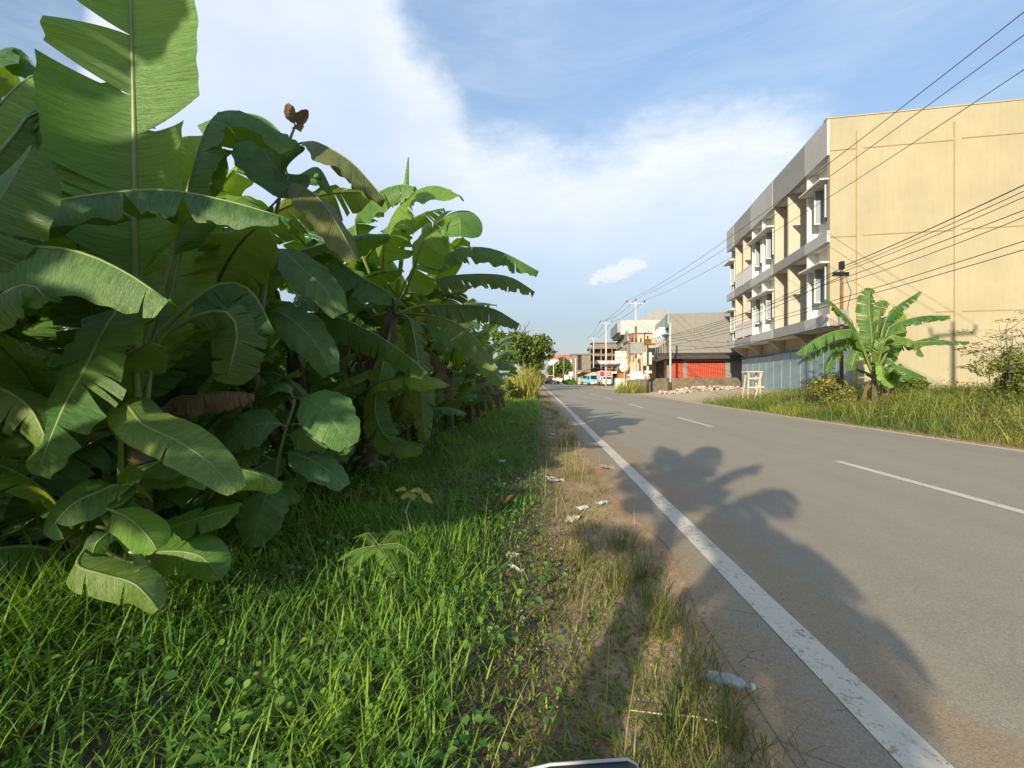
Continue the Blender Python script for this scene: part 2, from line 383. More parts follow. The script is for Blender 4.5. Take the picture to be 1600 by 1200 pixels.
def road_material():
    m, t = mat('asphalt')
    uv = t.n('ShaderNodeTexCoord').outputs['UV']; su = t.n('ShaderNodeSeparateXYZ', {0: uv}); lat, rat = su.outputs[0], su.outputs[1]
    g = t.n('ShaderNodeNewGeometry').outputs['Position']
    lg = t.n('ShaderNodeMapping', {'Vector': g, 'Rotation': (0, 0, R(3.2)), 'Scale': (1.0, 0.09, 1.0)}).outputs[0]
    a = t.noise(lg, 0.9, 5, 0.6); b = t.noise(g, 3.0, 6, 0.65); c = t.noise(g, 60.0, 3, 0.7); d = t.noise(g, 300.0, 2, 0.6)
    col = t.ramp(a, [(0.3, (0.31, 0.27, 0.2)), (0.7, (0.39, 0.34, 0.25))])
    col = t.mix(t.ramp(b, [(0.4, 0.0), (0.75, 0.35)]), col, (0.4, 0.355, 0.275))
    col = t.mix(t.ramp(d, [(0.35, 0.45), (0.55, 0.0), (0.72, 0.0), (0.8, 0.5)]), col, t.mix(t.sstep(d, 0.5, 0.6), (0.13, 0.12, 0.1), (0.5, 0.46, 0.38)))
    spk = t.n('ShaderNodeTexVoronoi', {'Vector': g, 'Scale': 5.0}).outputs['Distance']
    col = t.mix(t.math('MULTIPLY', t.math('SUBTRACT', 1.0, t.sstep(spk, 0.035, 0.06)), t.ramp(b, [(0.52, 0.0), (0.6, 0.7)])), col, (0.42, 0.39, 0.33))
    # washed-on soil along the left edge, dust along the right one
    e = t.math('ADD', lat, t.math('MULTIPLY', t.math('SUBTRACT', b, 0.5), 0.9))
    dirt = t.ramp(c, [(0.3, (0.29, 0.195, 0.11)), (0.7, (0.42, 0.3, 0.18))])
    f1 = t.math('SUBTRACT', 1.0, t.sstep(e, -0.36, 0.0))
    f2 = t.math('MULTIPLY', t.math('SUBTRACT', 1.0, t.sstep(t.math('ABSOLUTE', t.math('SUBTRACT', e, 0.22)), 0.05, 0.34)), 0.75)
    f3 = t.math('MULTIPLY', t.sstep(t.math('ADD', rat, t.math('MULTIPLY', b, 0.5)), 0.2, 0.6), 0.8)
    f = t.math('MAXIMUM', t.math('MAXIMUM', f1, f2), f3)
    f = t.math('MULTIPLY', f, t.ramp(c, [(0.3, 0.55), (0.6, 0.95)]))
    col = t.mix(f, col, dirt)
    # patched crumbly asphalt outside the line
    cr = t.n('ShaderNodeTexVoronoi', {'Vector': g, 'Scale': 3.4}, feature='DISTANCE_TO_EDGE').outputs['Distance']
    crk = t.math('MULTIPLY', t.math('SUBTRACT', 1.0, t.sstep(cr, 0.0, 0.02)), t.math('MULTIPLY', t.math('SUBTRACT', 1.0, t.sstep(lat, -0.1, 0.0)), t.sstep(b, 0.5, 0.6)))
    col = t.mix(t.math('MULTIPLY', crk, 0.6), col, (0.05, 0.04, 0.03))
    h = t.math('ADD', t.math('MULTIPLY', c, 0.5), d)
    col = t.mix(1.0, col, t.ramp(t.noise(g, 110.0, 3, 0.75), [(0.3, 0.72), (0.7, 1.2)]), 'MULTIPLY')
    out(t, principled(t, col, 0.88, bump(t, h, 0.6, 0.008), Specular_IOR_Level=0.25))
    return m

def paint_material():
    m, t = mat('road_paint')
    g = t.n('ShaderNodeNewGeometry').outputs['Position']
    b = t.noise(g, 6.0, 6, 0.7); d = t.noise(g, 45.0, 5, 0.75); e = t.noise(g, 1.2, 4, 0.6)
    wear = t.sstep(t.math('ADD', t.math('MULTIPLY', d, 0.7), t.math('MULTIPLY', b, 0.5)), 0.61, 0.74)
    col = t.mix(t.math('MULTIPLY', wear, 0.85), t.mix(e, (0.66, 0.61, 0.5), (0.5, 0.44, 0.34)), (0.26, 0.2, 0.13))
    out(t, principled(t, col, 0.75, bump(t, d, 0.2, 0.003)))
    return m

def build_ground():
    xs = np.concatenate([[-1500, -700, -300, -150, -80, -50, -32, -22, -16], np.arange(-12, -4, .5), np.arange(-4, 4, .12), np.arange(4, 8, .3), np.arange(8, 22, .3), np.arange(22, 40, 1.5), [45, 55, 70, 100, 160, 320, 700, 1500]])
    ys = np.concatenate([[-600, -250, -120, -60, -40, -25, -15, -9, -5, -2], np.arange(0, 10, .15), np.arange(10, 26, .4), np.arange(26, 70, 1.0), np.arange(70, 160, 4), [170, 190, 220, 260, 320, 400, 520, 700, 1000, 1500, 2500, 4500]])
    gx, gy = np.meshgrid(xs, ys); V = np.stack([gx, gy, gz(gx, gy)], -1).reshape(-1, 3)
    nx, ny = len(xs), len(ys); i = np.arange(nx - 1)[None, :] + nx * np.arange(ny - 1)[:, None]
    F = np.stack([i, i + 1, i + nx + 1, i + nx], -1).reshape(-1, 4)
    uv = np.stack([(gx - XL(gy)), (gx - XR(gy))], -1).reshape(-1, 2)
    o = np_mesh('ground', V, F, uv, ground_material()); o['kind'] = 'structure'

def strip(name, ys, f0, f1, z, m, parent=None, nx=2):
    ys = np.asarray(ys, float); a, b = f0(ys), f1(ys)
    k = np.linspace(0, 1, nx)[None, :]; gx = a[:, None] * (1 - k) + b[:, None] * k; gy = np.repeat(ys[:, None], nx, 1)
    V = np.stack([gx, gy, np.full_like(gx, z)], -1).reshape(-1, 3)
    i = np.arange(nx - 1)[None, :] + nx * np.arange(len(ys) - 1)[:, None]
    F = np.stack([i, i + 1, i + nx + 1, i + nx], -1).reshape(-1, 4)
    uv = np.stack([gx - XL(gy), gx - XR(gy)], -1).reshape(-1, 2)
    return np_mesh(name, V, F, uv, m, parent)

build_ground()
yr = np.concatenate([np.arange(-60, 60, .5), np.arange(60, 400, 5.0)])
def ragged(y): return XL(y) - 0.40 + 0.07 * np.sin(y * 2.3) + 0.05 * np.sin(y * 5.9 + 1) + .03 * np.sin(y * 13.1) + .03 * np.sin(y * 31.7) + .02 * np.sin(y * 57.3 + 2)
def ragr(y): return XR(y) + 0.15 + 0.03 * np.sin(y * 1.7) + 0.03 * np.sin(y * 4.3)
road = strip('road', yr, ragged, ragr, 0.004, road_material(), nx=10); road['kind'] = 'structure'
PAINT = paint_material()
strip('edge_line', yr, lambda y: XL(y) - .085, lambda y: XL(y) + .085, 0.008, PAINT, road)
strip('edge_line', yr, lambda y: XR(y) - .07, lambda y: XR(y) + .07, 0.008, PAINT, road)
for k in range(-3, 20):
    y0 = 4.0 + 8.06 * k
    strip('centre_dash', np.linspace(y0, y0 + 3.05, 7), lambda y: XL(y) + 3.35, lambda y: XL(y) + 3.48, 0.008, PAINT, road)
# ------------------------------------------------------------------ buildings
M['yellow'] = plain('yellow_plaster', (0.365, 0.325, 0.215), 0.85, 0.16, 0.5, 0.22, bmp=0.1)
M['mustard'] = plain('mustard_rib', (0.30, 0.23, 0.11), 0.8, 0.2, 2.0)
M['grey_lt'] = plain('grey_plaster_light', (0.44, 0.435, 0.42), 0.85, 0.12, 0.6, 0.15)
M['grey_dk'] = plain('grey_plaster_dark', (0.29, 0.285, 0.27), 0.85, 0.12, 0.6, 0.15)
M['white'] = plain('white_plaster', (0.72, 0.7, 0.65), 0.8, 0.08, 0.6, 0.15)
M['beige'] = plain('beige_plaster', (0.47, 0.42, 0.335), 0.85, 0.10, 0.6, 0.15)
M['frame'] = plain('white_frame', (0.62, 0.62, 0.6), 0.4, 0.05, 2.0)
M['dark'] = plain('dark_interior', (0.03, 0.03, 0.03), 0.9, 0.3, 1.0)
M['slate'] = plain('slate_sheet', (0.07, 0.08, 0.095), 0.6, 0.15, 1.0, 0.2)
M['concrete'] = plain('raw_concrete', (0.22, 0.19, 0.155), 0.95, 0.35, 1.2, 0.5, bmp=0.4)
M['cream'] = plain('cream_plaster', (0.5, 0.4, 0.25), 0.85, 0.12, 0.5, 0.3)
M['brown'] = plain('brown_trim', (0.2, 0.1, 0.045), 0.7, 0.3, 1.5, 0.3)
M['greywall'] = plain('grey_render', (0.22, 0.215, 0.2), 0.9, 0.12, 0.35, 0.25)
M['zinc'] = plain('zinc_roof', (0.26, 0.26, 0.26), 0.5, 0.2, 0.8, 0.3)
M['teal'] = plain('teal_paint', (0.16, 0.36, 0.38), 0.6, 0.15, 1.5)
M['red_roof'] = plain('rust_red_roof', (0.35, 0.14, 0.1), 0.8, 0.3, 0.8)
M['stonewall'] = plain('rough_stone_wall', (0.16, 0.135, 0.095), 0.95, 0.5, 2.5, 0.6, bmp=0.8)
M['shutter_blue'] = stripes('shutter_blue_ribbed', (0.24, 0.34, 0.38), 'Y', 0.13, 0.5, 0.6)
M['shutter_flat'] = plain('shutter_blue_flat', (0.26, 0.36, 0.39), 0.5, 0.1, 1.0, 0.25)
M['blue_rail'] = plain('shutter_rail_dark', (0.07, 0.1, 0.13), 0.5, 0.2, 2.0)
M['orange'] = stripes('shutter_orange', (0.36, 0.035, 0.006), 'X', 0.17, 0.5, 0.8)
M['orange_y'] = stripes('shutter_orange_side', (0.36, 0.035, 0.006), 'Y', 0.17, 0.5, 0.8)
m, t = mat('window_glass'); out(t, principled(t, (0.02, 0.025, 0.03), 0.06, Specular_IOR_Level=0.8)); M['glass'] = m
m, t = mat('glass_painted_reflection'); out(t, principled(t, (0.30, 0.35, 0.38), 0.12, Specular_IOR_Level=0.7)); M['glass_lt'] = m  # pale base colour stands in for light reflected by the open panes
M['steel_white'] = plain('pole_white', (0.5, 0.49, 0.47), 0.55, 0.2, 1.0, 0.4)
M['steel_rust'] = plain('pole_rust', (0.2, 0.1, 0.05), 0.8, 0.4, 3.0, 0.4)
M['steel_dark'] = plain('pole_dark', (0.05, 0.04, 0.035), 0.7, 0.3, 2.0)
M['black'] = plain('black_plastic', (0.012, 0.012, 0.014), 0.35, 0.1, 4.0)
M['cable'] = plain('cable_black', (0.02, 0.018, 0.016), 0.7, 0.1, 4.0)

YAW = -math.atan2(0.187, 0.982)
BX, BY = 14.55, 20.5

def main_building():
    L, D = 16.2, 14.0
    b = empty('shophouse', (BX, BY, 0), 'three storey pale yellow shophouse with grey bands, white bays and a blank ribbed side wall', 'building', rz=YAW)
    mk = lambda mb, nm, mt, par=b: mb.build(nm, mt, par)
    # side walls
    s = MB(); s.box(0, D, 0, .25, 3.74, 13.2); s.box(.93, D, 0, .25, .2, 3.74); mk(s, 'side_wall', M['yellow'])
    s = MB(); s.box(.26, D, L - .25, L, 3.74, 13.2); s.box(1.3, D, L - .25, L, .2, 3.74); mk(s, 'far_wall', M['grey_lt'])
    s = MB(); s.box(D - .25, D - .003, .26, L - .26, .2, 13.1); mk(s, 'rear_wall', M['grey_lt'])
    s = MB(); s.box(.3, D - .3, .26, L - .26, 12.5, 12.7); mk(s, 'roof', M['concrete'])
    s = MB(); s.box(-.14, D + .05, -.03, .29, 13.203, 13.26); mk(s, 'coping', M['yellow'])
    # ribs of the side wall
    ribs = []
    for x in (1.07, 4.87, 8.7, 12.5): ribs.append((x - .018, x + .018, -.022, -.001, .4, 12.55))
    for x0, x1, z in [(-.0, 1.04, 11.74), (1.35, 4.83, 11.74), (5.15, 8.6, 11.8), (8.9, 12.4, 11.8), (0, 1.04, 7.78), (1.35, 4.83, 7.8), (5.15, 8.6, 7.84), (4.2, 4.83, 4.25), (5.15, 8.6, 4.25), (8.9, 12.4, 4.25)]:
        ribs.append((x0, x1, -.02, -.001, z - .02, z + .02))
    s = MB()
    for r in ribs: s.box(*r)
    mk(s, 'wall_rib', M['mustard'])
    # horizontal bands, paler in front of the white bays
    segs = [(.003, 2.28, 0), (2.283, 6.55, 1), (6.553, 10.5, 0), (10.503, 14.3, 1), (14.303, L, 0)]
    for nm, z0, z1 in (('parapet', 11.55, 13.2), ('beam', 7.57, 8.1), ('beam', 3.73, 4.26)):
        s = MB()
        for a, c, k in segs: s.box(-.12 + .02 * k, -.003, a, c, z0, z1, k)
        s.box(0, .2, .26, L - .26, z0 + .002, z1 - .03, 0)
        mk(s, nm, [M['grey_lt'], M['grey_dk']])
    # floor slabs, soffits
    for z in (3.75, 7.6, 11.58):
        s = MB(); s.box(.203, 1.6, .26, L - .26, z, z + .3); mk(s, 'floor_slab', M['white'])
    fins = [(2.28, 0), (4.6, 1), (6.55, 1), (8.57, 0), (10.5, 0), (12.45, 1), (14.3, 1)]
    for fl, (z0, z1) in enumerate(((4.26, 7.57), (8.1, 11.55))):
        for y, k in fins:
            s = MB(); s.box(.0, 1.5, y - .07, y + .07, z0 - .02, z1 + .02); mk(s, 'fin_wall', M['beige'] if k else M['white'])
        for a, c in ((.26, 2.2), (6.63, 8.49), (8.65, 10.42), (14.38, L - .26)):
            s = MB()
            # white bay: back wall with an opening
            w0, w1 = a + .15, min(c - .1, a + 1.25)
            s.box(.47, .6, a, c, z0, z0 + .75); s.box(.47, .6, a, c, z0 + 2.45, z1 + .02)
            s.box(.47, .6, a, w0, z0 + .75, z0 + 2.45); s.box(.47, .6, w1, c, z0 + .75, z0 + 2.45)
            mk(s, 'bay_wall', M['white'])
        for a, c in ((.26, 2.2), (6.63, 8.49), (8.65, 10.42), (14.38, L - .26)):
            w0, w1 = a + .15, min(c - .1, a + 1.25); zz0, zz1 = z0 + .75, z0 + 2.45
            f = MB(); e = .06
            f.box(.42, .5, w0, w1, zz0, zz0 + e); f.box(.42, .5, w0, w1, zz1 - e, zz1)
            f.box(.42, .5, w0, w0 + e, zz0 + e, zz1 - e); f.box(.42, .5, w1 - e, w1, zz0 + e, zz1 - e)
            f.box(.43, .5, (w0 + w1) / 2 - .03, (w0 + w1) / 2 + .03, zz0 + e, zz1 - e)
            win = mk(f, 'window', M['frame'])
            g = MB(); g.box(.52, .54, w0 + .02, w1 - .02, zz0 + .02, zz1 - .02); mk(g, 'pane', M['glass'], win)
            # casements swung open
            for yy in (w0 + .03, w1 - .03):
                q = MB(); x0, x1 = -.02, .41
                q.box(x0, x1, yy - .02, yy + .02, zz0, zz0 + .05); q.box(x0, x1, yy - .02, yy + .02, zz1 - .05, zz1)
                q.box(x0, x0 + .05, yy - .02, yy + .02, zz0 + .05, zz1 - .05); q.box(x1 - .05, x1, yy - .02, yy + .02, zz0 + .05, zz1 - .05)
                q.box(x0 + .05, x1 - .05, yy - .004, yy + .004, zz0 + .05, zz1 - .05, 1)
                mk(q, 'casement', [M['frame'], M['glass_lt']], win)
        for a, c in ((2.35, 6.48), (10.57, 14.23)):
            s = MB(); s.box(1.25, 1.4, a, c, z0, z1); mk(s, 'loggia_wall', M['beige'])
            s = MB(); d = MB()
            for q in (a + .3, a + 2.4):
                d.box(1.2, 1.248, q, q + .95, z0 + .02, z0 + 2.2)
            mk(d, 'balcony_door', M['frame'])
        for a, c in ((10.58, 12.37), (12.53, 14.22)):
            s = MB(); s.box(.02, .1, a, c, z0 + .12, z0 + 1.1); s.box(0, .12, a, c, z0 + 1.103, z0 + 1.16); mk(s, 'balcony_railing', M['white'])
        for a, c in ((.01, 2.28), (6.55, 10.5), (14.3, L)):
            s = MB(); s.box(-.38, .46, a + .08, c + .07, z0 + 2.36 + .02, z0 + 2.45)
            mk(s, 'window_hood', M['white'])
    # ground floor
    s = MB(); s.box(1.3, 1.5, .26, L - .26, .2, 3.74); mk(s, 'ground_floor_wall', M['beige'])
    for y in (4.6, 8.57, 12.45, 15.9):
        s = MB(); s.prism([(.3, y - .1, 3.74), (1.29, y - .1, 3.74), (1.29, y - .1, 2.9)], (0, .2, 0)); mk(s, 'bracket', M['beige'])
    n = 12; wd = (L - .3) / n
    for i in range(n):
        y0 = .1 + i * wd
        s = MB()
        s.box(.96, .99, y0 + .02, y0 + wd - .02, .3, 2.9 if i < 7 else 2.84)
        s.box(.945, .958, y0 + .02, y0 + .07, .3, 2.84, 1)
        mk(s, 'shutter_panel', [M['shutter_blue'] if i < 7 else M['shutter_flat'], M['shutter_flat']])
    s = MB(); s.box(.9, 1.06, .05, L - .1, 2.905, 2.99); mk(s, 'shutter_rail', M['blue_rail'])
    s = MB(); s.box(.85, 1.25, -.2, L, .1, .3); mk(s, 'plinth', M['concrete'])

def grey_building():
    b = empty('grey_shop_building', (16.1, 46, 0), 'grey rendered block with bright orange folding shutters behind a low wall', 'building', rz=YAW)
    mk = lambda mb, nm, mt, par=b: mb.build(nm, mt, par)
    s = MB()
    s.box(0, 13, 0, .25, 3.45, 8.0); s.box(0, .25, .253, 10.8, 3.45, 6.3)
    s.box(12.75, 13, .253, 10.8, .2, 8.0); s.box(.25, 12.7, 10.5, 10.8, .2, 8.0)
    mk(s, 'wall', M['greywall'])
    s = MB()                                                     # panel joints of the big blank wall
    for x in (2.3, 7.4): s.box(x - .012, x + .012, -.012, -.001, 3.9, 7.95)
    for z in (5.1, 6.5): s.box(2.35, 12.9, -.01, -.001, z - .01, z + .01)
    mk(s, 'wall_joint', M['grey_dk'])
    s = MB(); s.box(.26, 12.7, .26, 10.4, 7.5, 7.6); mk(s, 'roof', M['zinc'])
    s = MB(); s.box(-.06, .2, .1, 10.7, 6.9, 8.0); mk(s, 'parapet', M['grey_lt'])
    s = MB(); s.box(-.09, -.061, .1, 2.2, 6.6, 8.05); s.box(-.4, -.0, .1, 2.5, 5.9, 6.0); mk(s, 'trim', M['teal'])
    s = MB(); s.box(-.003, .2, 2.2, 10.7, 3.45, 6.895); mk(s, 'white_wall', M['white'])
    for y in (2.6, 4.4, 6.2, 8.0): 
        s = MB(); s.prism([(-.004, y, 6.88), (-.7, y, 6.88), (-.004, y, 5.7)], (0, .15, 0)); mk(s, 'bracket', M['white'])
    for y in (1.0, 3.0, 5.0, 7.0, 8.8):
        s = MB(); s.box(-.05, -.004, y, y + 1.1, 4.0, 5.2); mk(s, 'window', M['glass'])
    # ground floor
    s = MB(); s.box(-.1, 1.35, 0.6, .85, .2, 3.44, 0); s.box(5.4, 7.0, 0, .25, .2, 3.44, 0); s.box(1.38, 1.78, 0, .25, .2, 3.44, 0); s.box(1.78, 5.4, 0, .25, 3.1, 3.44, 0)
    s.box(7.05, 12.9, 1.0, 1.2, .2, 3.44, 1)
    mk(s, 'ground_floor_wall', [M['greywall'], M['dark']])
    s = MB(); s.box(1.783, 5.397, .06, .12, .3, 3.098); mk(s, 'orange_shutter', M['orange'])
    s = MB(); s.box(.35, 1.376, .04, .1, .3, 3.3); mk(s, 'orange_shutter', M['orange'])
    s = MB(); s.box(.0, .06, .9, 3.3, .3, 3.3); mk(s, 'orange_shutter', M['orange_y'])
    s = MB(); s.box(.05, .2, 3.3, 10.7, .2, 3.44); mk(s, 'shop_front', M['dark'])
    s = MB(); s.prism([(-1.6, -1.2, 3.55), (9.0, -1.2, 3.55), (9.0, 0, 3.9), (-1.6, 0, 3.9)], (0, 0, .06), 1); s.box(-1.6, 9, -1.22, -1.16, 3.3, 3.56, 1)
    mk(s, 'awning', [M['zinc'], M['steel_dark']])
    s = MB(); s.box(-2.1, -.01, 0.05, 19, 3.62, 3.7); s.box(-2.2, -2.1, -.8, 19, 3.6, 3.82); mk(s, 'porch_roof', M['white'])
    for y in (18.6, 14, 9.5): 
        s = MB(); s.box(-2.1, -1.75, y, y + .35, .1, 3.6); mk(s, 'porch_post', M['white'])
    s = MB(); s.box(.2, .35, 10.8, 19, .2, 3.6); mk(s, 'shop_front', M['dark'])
    # dark annex between this block and the shophouse
    s = MB(); s.box(6.6, 13, -6.5, -1.3, 3.3, 5.0); mk(s, 'annex_wall', M['slate'])
    for x in (6.7, 7.9):
        s = MB(); s.box(x, x + .25, -4.5, -4.25, .2, 3.3); mk(s, 'annex_post', M['steel_dark'])

def cream_building():
    b = empty('cream_shop_building', (15.1, 57.5, 0), 'cream two storey shop building with brown trim and a grey roof box', 'building', rz=-R(7.0))
    mk = lambda mb, nm, mt, par=b: mb.build(nm, mt, par)
    s = MB(); s.box(0, 9, 0, .25, .1, 7.0); s.box(0, .25, .253, 15, .1, 7.0); s.box(8.75, 9, .253, 15, .1, 7); s.box(.25, 8.74, 14.75, 15, .1, 7); mk(s, 'wall', M['cream'])
    s = MB(); s.box(-.12, 9.1, -.12, -.003, 5.6, 5.85); s.box(-.12, .26, -.1, 15, 7.003, 7.15); s.box(-.1, .5, -.15, -.004, 3.5, 7.0); mk(s, 'trim', M['brown'])
    s = MB(); s.box(-.2, -.004, .8, 6, 6.2, 7.6); s.box(-.2, -.004, 7, 14.5, 5.9, 6.5); mk(s, 'parapet', M['grey_dk'])
    s = MB(); s.box(.5, 8.5, .5, 14, 7.16, 7.3); mk(s, 'roof', M['zinc'])
    s = MB(); s.box(-.8, 7.0, 3.0, 14.0, 7.3, 9.2); mk(s, 'roof_box', M['grey_lt'])
    s = MB(); s.box(-1.2, -.81, 3.2, 13, 7.6, 9.0); mk(s, 'roof_box_side', M['zinc'])
    for y in (2.5, 6.0, 9.5):
        s = MB(); s.box(-.06, -.003, y, y + 1.6, 3.9, 5.5); f = mk(s, 'window', M['brown']); g = MB(); g.box(-.08, -.063, y + .15, y + 1.45, 4.05, 5.35); mk(g, 'pane', M['glass'], f)
    s = MB(); s.box(2.2, 3.6, -.06, -.003, 4.2, 5.3); f = mk(s, 'window', M['brown']); g = MB(); g.box(2.35, 3.45, -.08, -.063, 4.3, 5.2); mk(g, 'pane', M['glass'], f)
    s = MB(); s.box(-2.6, -.14, .2, 12, 3.2, 3.3); mk(s, 'porch_roof', M['zinc'])

def hall():
    b = empty('gabled_hall', at(1018, 600, 80) * 1.0, 'tall hall with a plain grey gable rising behind the grey block', 'building', rz=-R(9))
    b.location.z = 0; b.location.x = at(1000, 600, 80).x
    s = MB(); s.box(0, 13, 0.4, 30, 0, 11.8); s.build('wall', M['greywall'], b)
    s = MB(); s.prism([(-.4, 0, 11.7), (13.4, 0, 11.7), (2.6, 0, 13.7)], (0, 30.5, 0)); s.build('roof', M['zinc'], b)

def ruin():
    p = at(893, 600, 118)
    b = empty('unfinished_building', (p.x, 118, 0), 'bare grey brick building with tall dark openings at the far bend', 'building', rz=-R(8))
    mk = lambda mb, nm, mt: mb.build(nm, mt, b)
    s = MB(); s.box(0, 1.6, 0, .3, 0, 7.6); s.box(2.6, 5.0, 0, .3, 0, 7.6); s.box(1.6, 2.6, 0, .3, 0, 3.6); s.box(0, .3, .303, 9, 0, 7.6); s.box(4.7, 5, .303, 9, 0, 7.6); s.box(.3, 4.7, 8.7, 9, 0, 7.6); mk(s, 'wall', M['concrete'])
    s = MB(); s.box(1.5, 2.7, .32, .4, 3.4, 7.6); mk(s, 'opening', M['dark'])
    s = MB(); s.box(-.3, 5.4, -.3, 9.2, 7.603, 7.95); mk(s, 'roof', M['concrete'])
    q = at(921, 600, 124)
    b2 = empty('stacked_floor_building', (q.x, 124, 0), 'open concrete frame with stacked floors and pale slab edges behind the white poles', 'building', rz=-R(8))
    for z in (2.8, 5.4, 7.6, 9.6):
        s = MB(); s.box(-.4, 9.4, 0, 10, z, z + (.9 if z == 5.4 else .5)); s.build('floor_slab', M['white'] if z < 6 else M['concrete'], b2)
    for x in (0, 3, 6, 8.8):
        s = MB()
        for z0, z1 in ((0, 2.8), (3.3, 5.4), (6.3, 7.6), (8.1, 9.6)): s.box(x, x + .35, .3, .65, z0, z1)
        s.build('column', M['concrete'], b2)
    s = MB(); s.box(0, 9, 3, 3.2, 0, 2.79); s.box(0, 9, 3, 3.2, 3.303, 5.39); s.box(0, 9, 3, 3.2, 6.31, 7.59); s.box(0, 9, 3, 3.2, 8.11, 9.58); s.build('back_wall', M['brown'], b2)
    s = MB(); s.box(1.0, 7.4, 2, 8, 10.103, 11.3); s.box(.4, 8, 1.6, 8.4, 11.303, 11.55); s.build('roof_room', M['concrete'], b2)
    r_ = at(858, 600, 190)
    b3 = empty('white_block', (r_.x, 190, 0), 'distant white building with a dull red roof above the trees', 'building', rz=-R(6))
    s = MB(); s.box(0, 10.5, 0, 12, 0, 9.6); s.build('wall', M['white'], b3)
    s = MB(); s.prism([(-.5, -.4, 9.605), (11, -.4, 9.605), (10.2, 1.2, 11.6), (.6, 1.2, 11.6)], (0, 12, 0)); s.build('roof', M['red_roof'], b3)
    for x in (1, 4, 7):
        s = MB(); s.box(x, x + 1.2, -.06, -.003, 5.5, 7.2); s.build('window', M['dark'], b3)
    # single storey shop with lean-to roof in front of them
    u = at(897, 600, 108)
    b4 = empty('lean_to_shop', (u.x, 108, 0), 'low cream shop under a sloping dark lean-to roof beside the far road', 'building', rz=-R(6))
    s = MB(); s.box(1, 9, 0, .25, 0, 2.9); s.box(1, 1.25, .253, 6, 0, 2.9); s.box(8.75, 9, .253, 6, 0, 2.9); s.build('wall', M['cream'], b4)
    s = MB(); s.prism([(.4, -1.8, 2.2), (4.6, -1.8, 3.9), (4.6, -1.8, 4.0), (.4, -1.8, 2.3)], (0, 8, 0)); s.prism([(4.7, -1.8, 3.9), (9.6, -1.8, 3.3), (9.6, -1.8, 3.4), (4.7, -1.8, 4.0)], (0, 8, 0)); s.build('roof', M['steel_dark'], b4)
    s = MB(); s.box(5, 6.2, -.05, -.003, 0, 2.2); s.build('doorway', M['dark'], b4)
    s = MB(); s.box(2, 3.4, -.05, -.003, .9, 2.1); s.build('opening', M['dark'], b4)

main_building(); grey_building(); cream_building(); hall(); ruin()

def low_walls():
    s = MB()
    a, b_ = Vector((11.6, 45, 0)), Vector((14.4, 41.2, 0)); c = Vector((21.2, 40.0, 0))
    z0 = .0
    s.bar(a + Vector((0, 0, .55)), b_ + Vector((0, 0, .75)), .25, 1.3); s.bar(b_ + Vector((0.1, 0, .75)), c + Vector((0, 0, .8)), .25, 1.25)
    o = s.build('garden_wall', M['stonewall']); tag(o, 'low rough grey brown stone wall in front of the orange shutters', 'wall')
low_walls()
# ------------------------------------------------------------------ poles and wires
def catenary(a, b, sag, n=14):
    a, b = Vector(a), Vector(b)
    return [a.lerp(b, i / n) - Vector((0, 0, sag * 4 * (i / n) * (1 - i / n))) for i in range(n + 1)]

def utility_pole(label, x, y, ztop, z0=0.0, mat_='steel_white', r=(.13, .08), arm=None, arm_z=.25, ins=3, group=None, lower=None, rust=None):
    p = empty('utility_pole', (x, y, z0), label, 'utility pole', group)
    s = MB(); s.tube([(0, 0, -.3), (0, 0, (ztop - z0) * .5), (0, 0, ztop - z0)], [r[0], (r[0] + r[1]) / 2, r[1]], 10); s.build('shaft', M[mat_], p)
    if lower:
        s = MB(); s.tube([(0, 0, -.2), (0, 0, lower)], [r[0] + .01, r[0] + .008], 10); s.build('painted_foot', M['steel_dark'], p)
    if rust:
        s = MB(); s.tube([(0, 0, rust[0]), (0, 0, rust[1])], [r[0] + .004, r[0] + .003], 10); s.build('rusty_section', M['steel_rust'], p)
    tips = []
    if arm:
        h = ztop - z0 - arm_z
        s = MB(); s.bar((-arm, 0.0, h), (arm, 0.0, h), .09, .11); s.bar((-arm * .6, 0, h - .02), (0, 0, h - .55), .03, .03); s.build('crossarm', M[mat_], p)
        for k in range(ins):
            xx = -arm + 2 * arm * k / (ins - 1)
            zz = h + .06 if abs(xx) > .05 else ztop - z0
            s = MB(); s.tube([(xx, 0, zz), (xx, 0, zz + .08), (xx, 0, zz + .1), (xx, 0, zz + .2), (xx, 0, zz + .22), (xx, 0, zz + .3)], [.03, .03, .07, .06, .08, .04], 8); s.build('insulator', M['black'], p)
            tips.append(Vector((x + xx, y, z0 + zz + .3)))
    return p, tips

def pxy(px, y): return (px - 800) / FPX * y
poleA, tipA = utility_pole('tall white pole with rusty middle and crossarm above the grey transformer', pxy(993.5, 52), 52, 10.3, .1, arm=1.0, rust=(4.2, 7.3))
poleB, tipB = utility_pole('slim white pole with crossarm in front of the red lettered truck box', pxy(947, 76), 76, 11.0, 0, arm=1.0, r=(.17, .12))
poleC, tipC = utility_pole('white crossarm pole farthest of the tall ones, before the stacked floors', pxy(927.5, 108), 108, 11.3, 0, arm=1.2, r=(.16, .12))
poleD, _ = utility_pole('plain white pole with black foot beside the rubble heap', pxy(1047.5, 41), 41, 6.4, .45, r=(.10, .085), lower=.55)
poleE, _ = utility_pole('thin dark pole carrying a white board before the porch', pxy(1012, 40.5), 40.5, 5.2, .3, 'steel_dark', r=(.10, .075))
poleF, _ = utility_pole('dark rusty pole with black splice boxes beside the pale yellow wall', pxy(1315, 17.0), 17.0, 5.75, .6, 'steel_rust', r=(.07, .055))
poleG, tipG = utility_pole('tall pole with crossarm on the right roadside near the viewer', 11.35, 3.3, 9.2, .3, arm=.9)
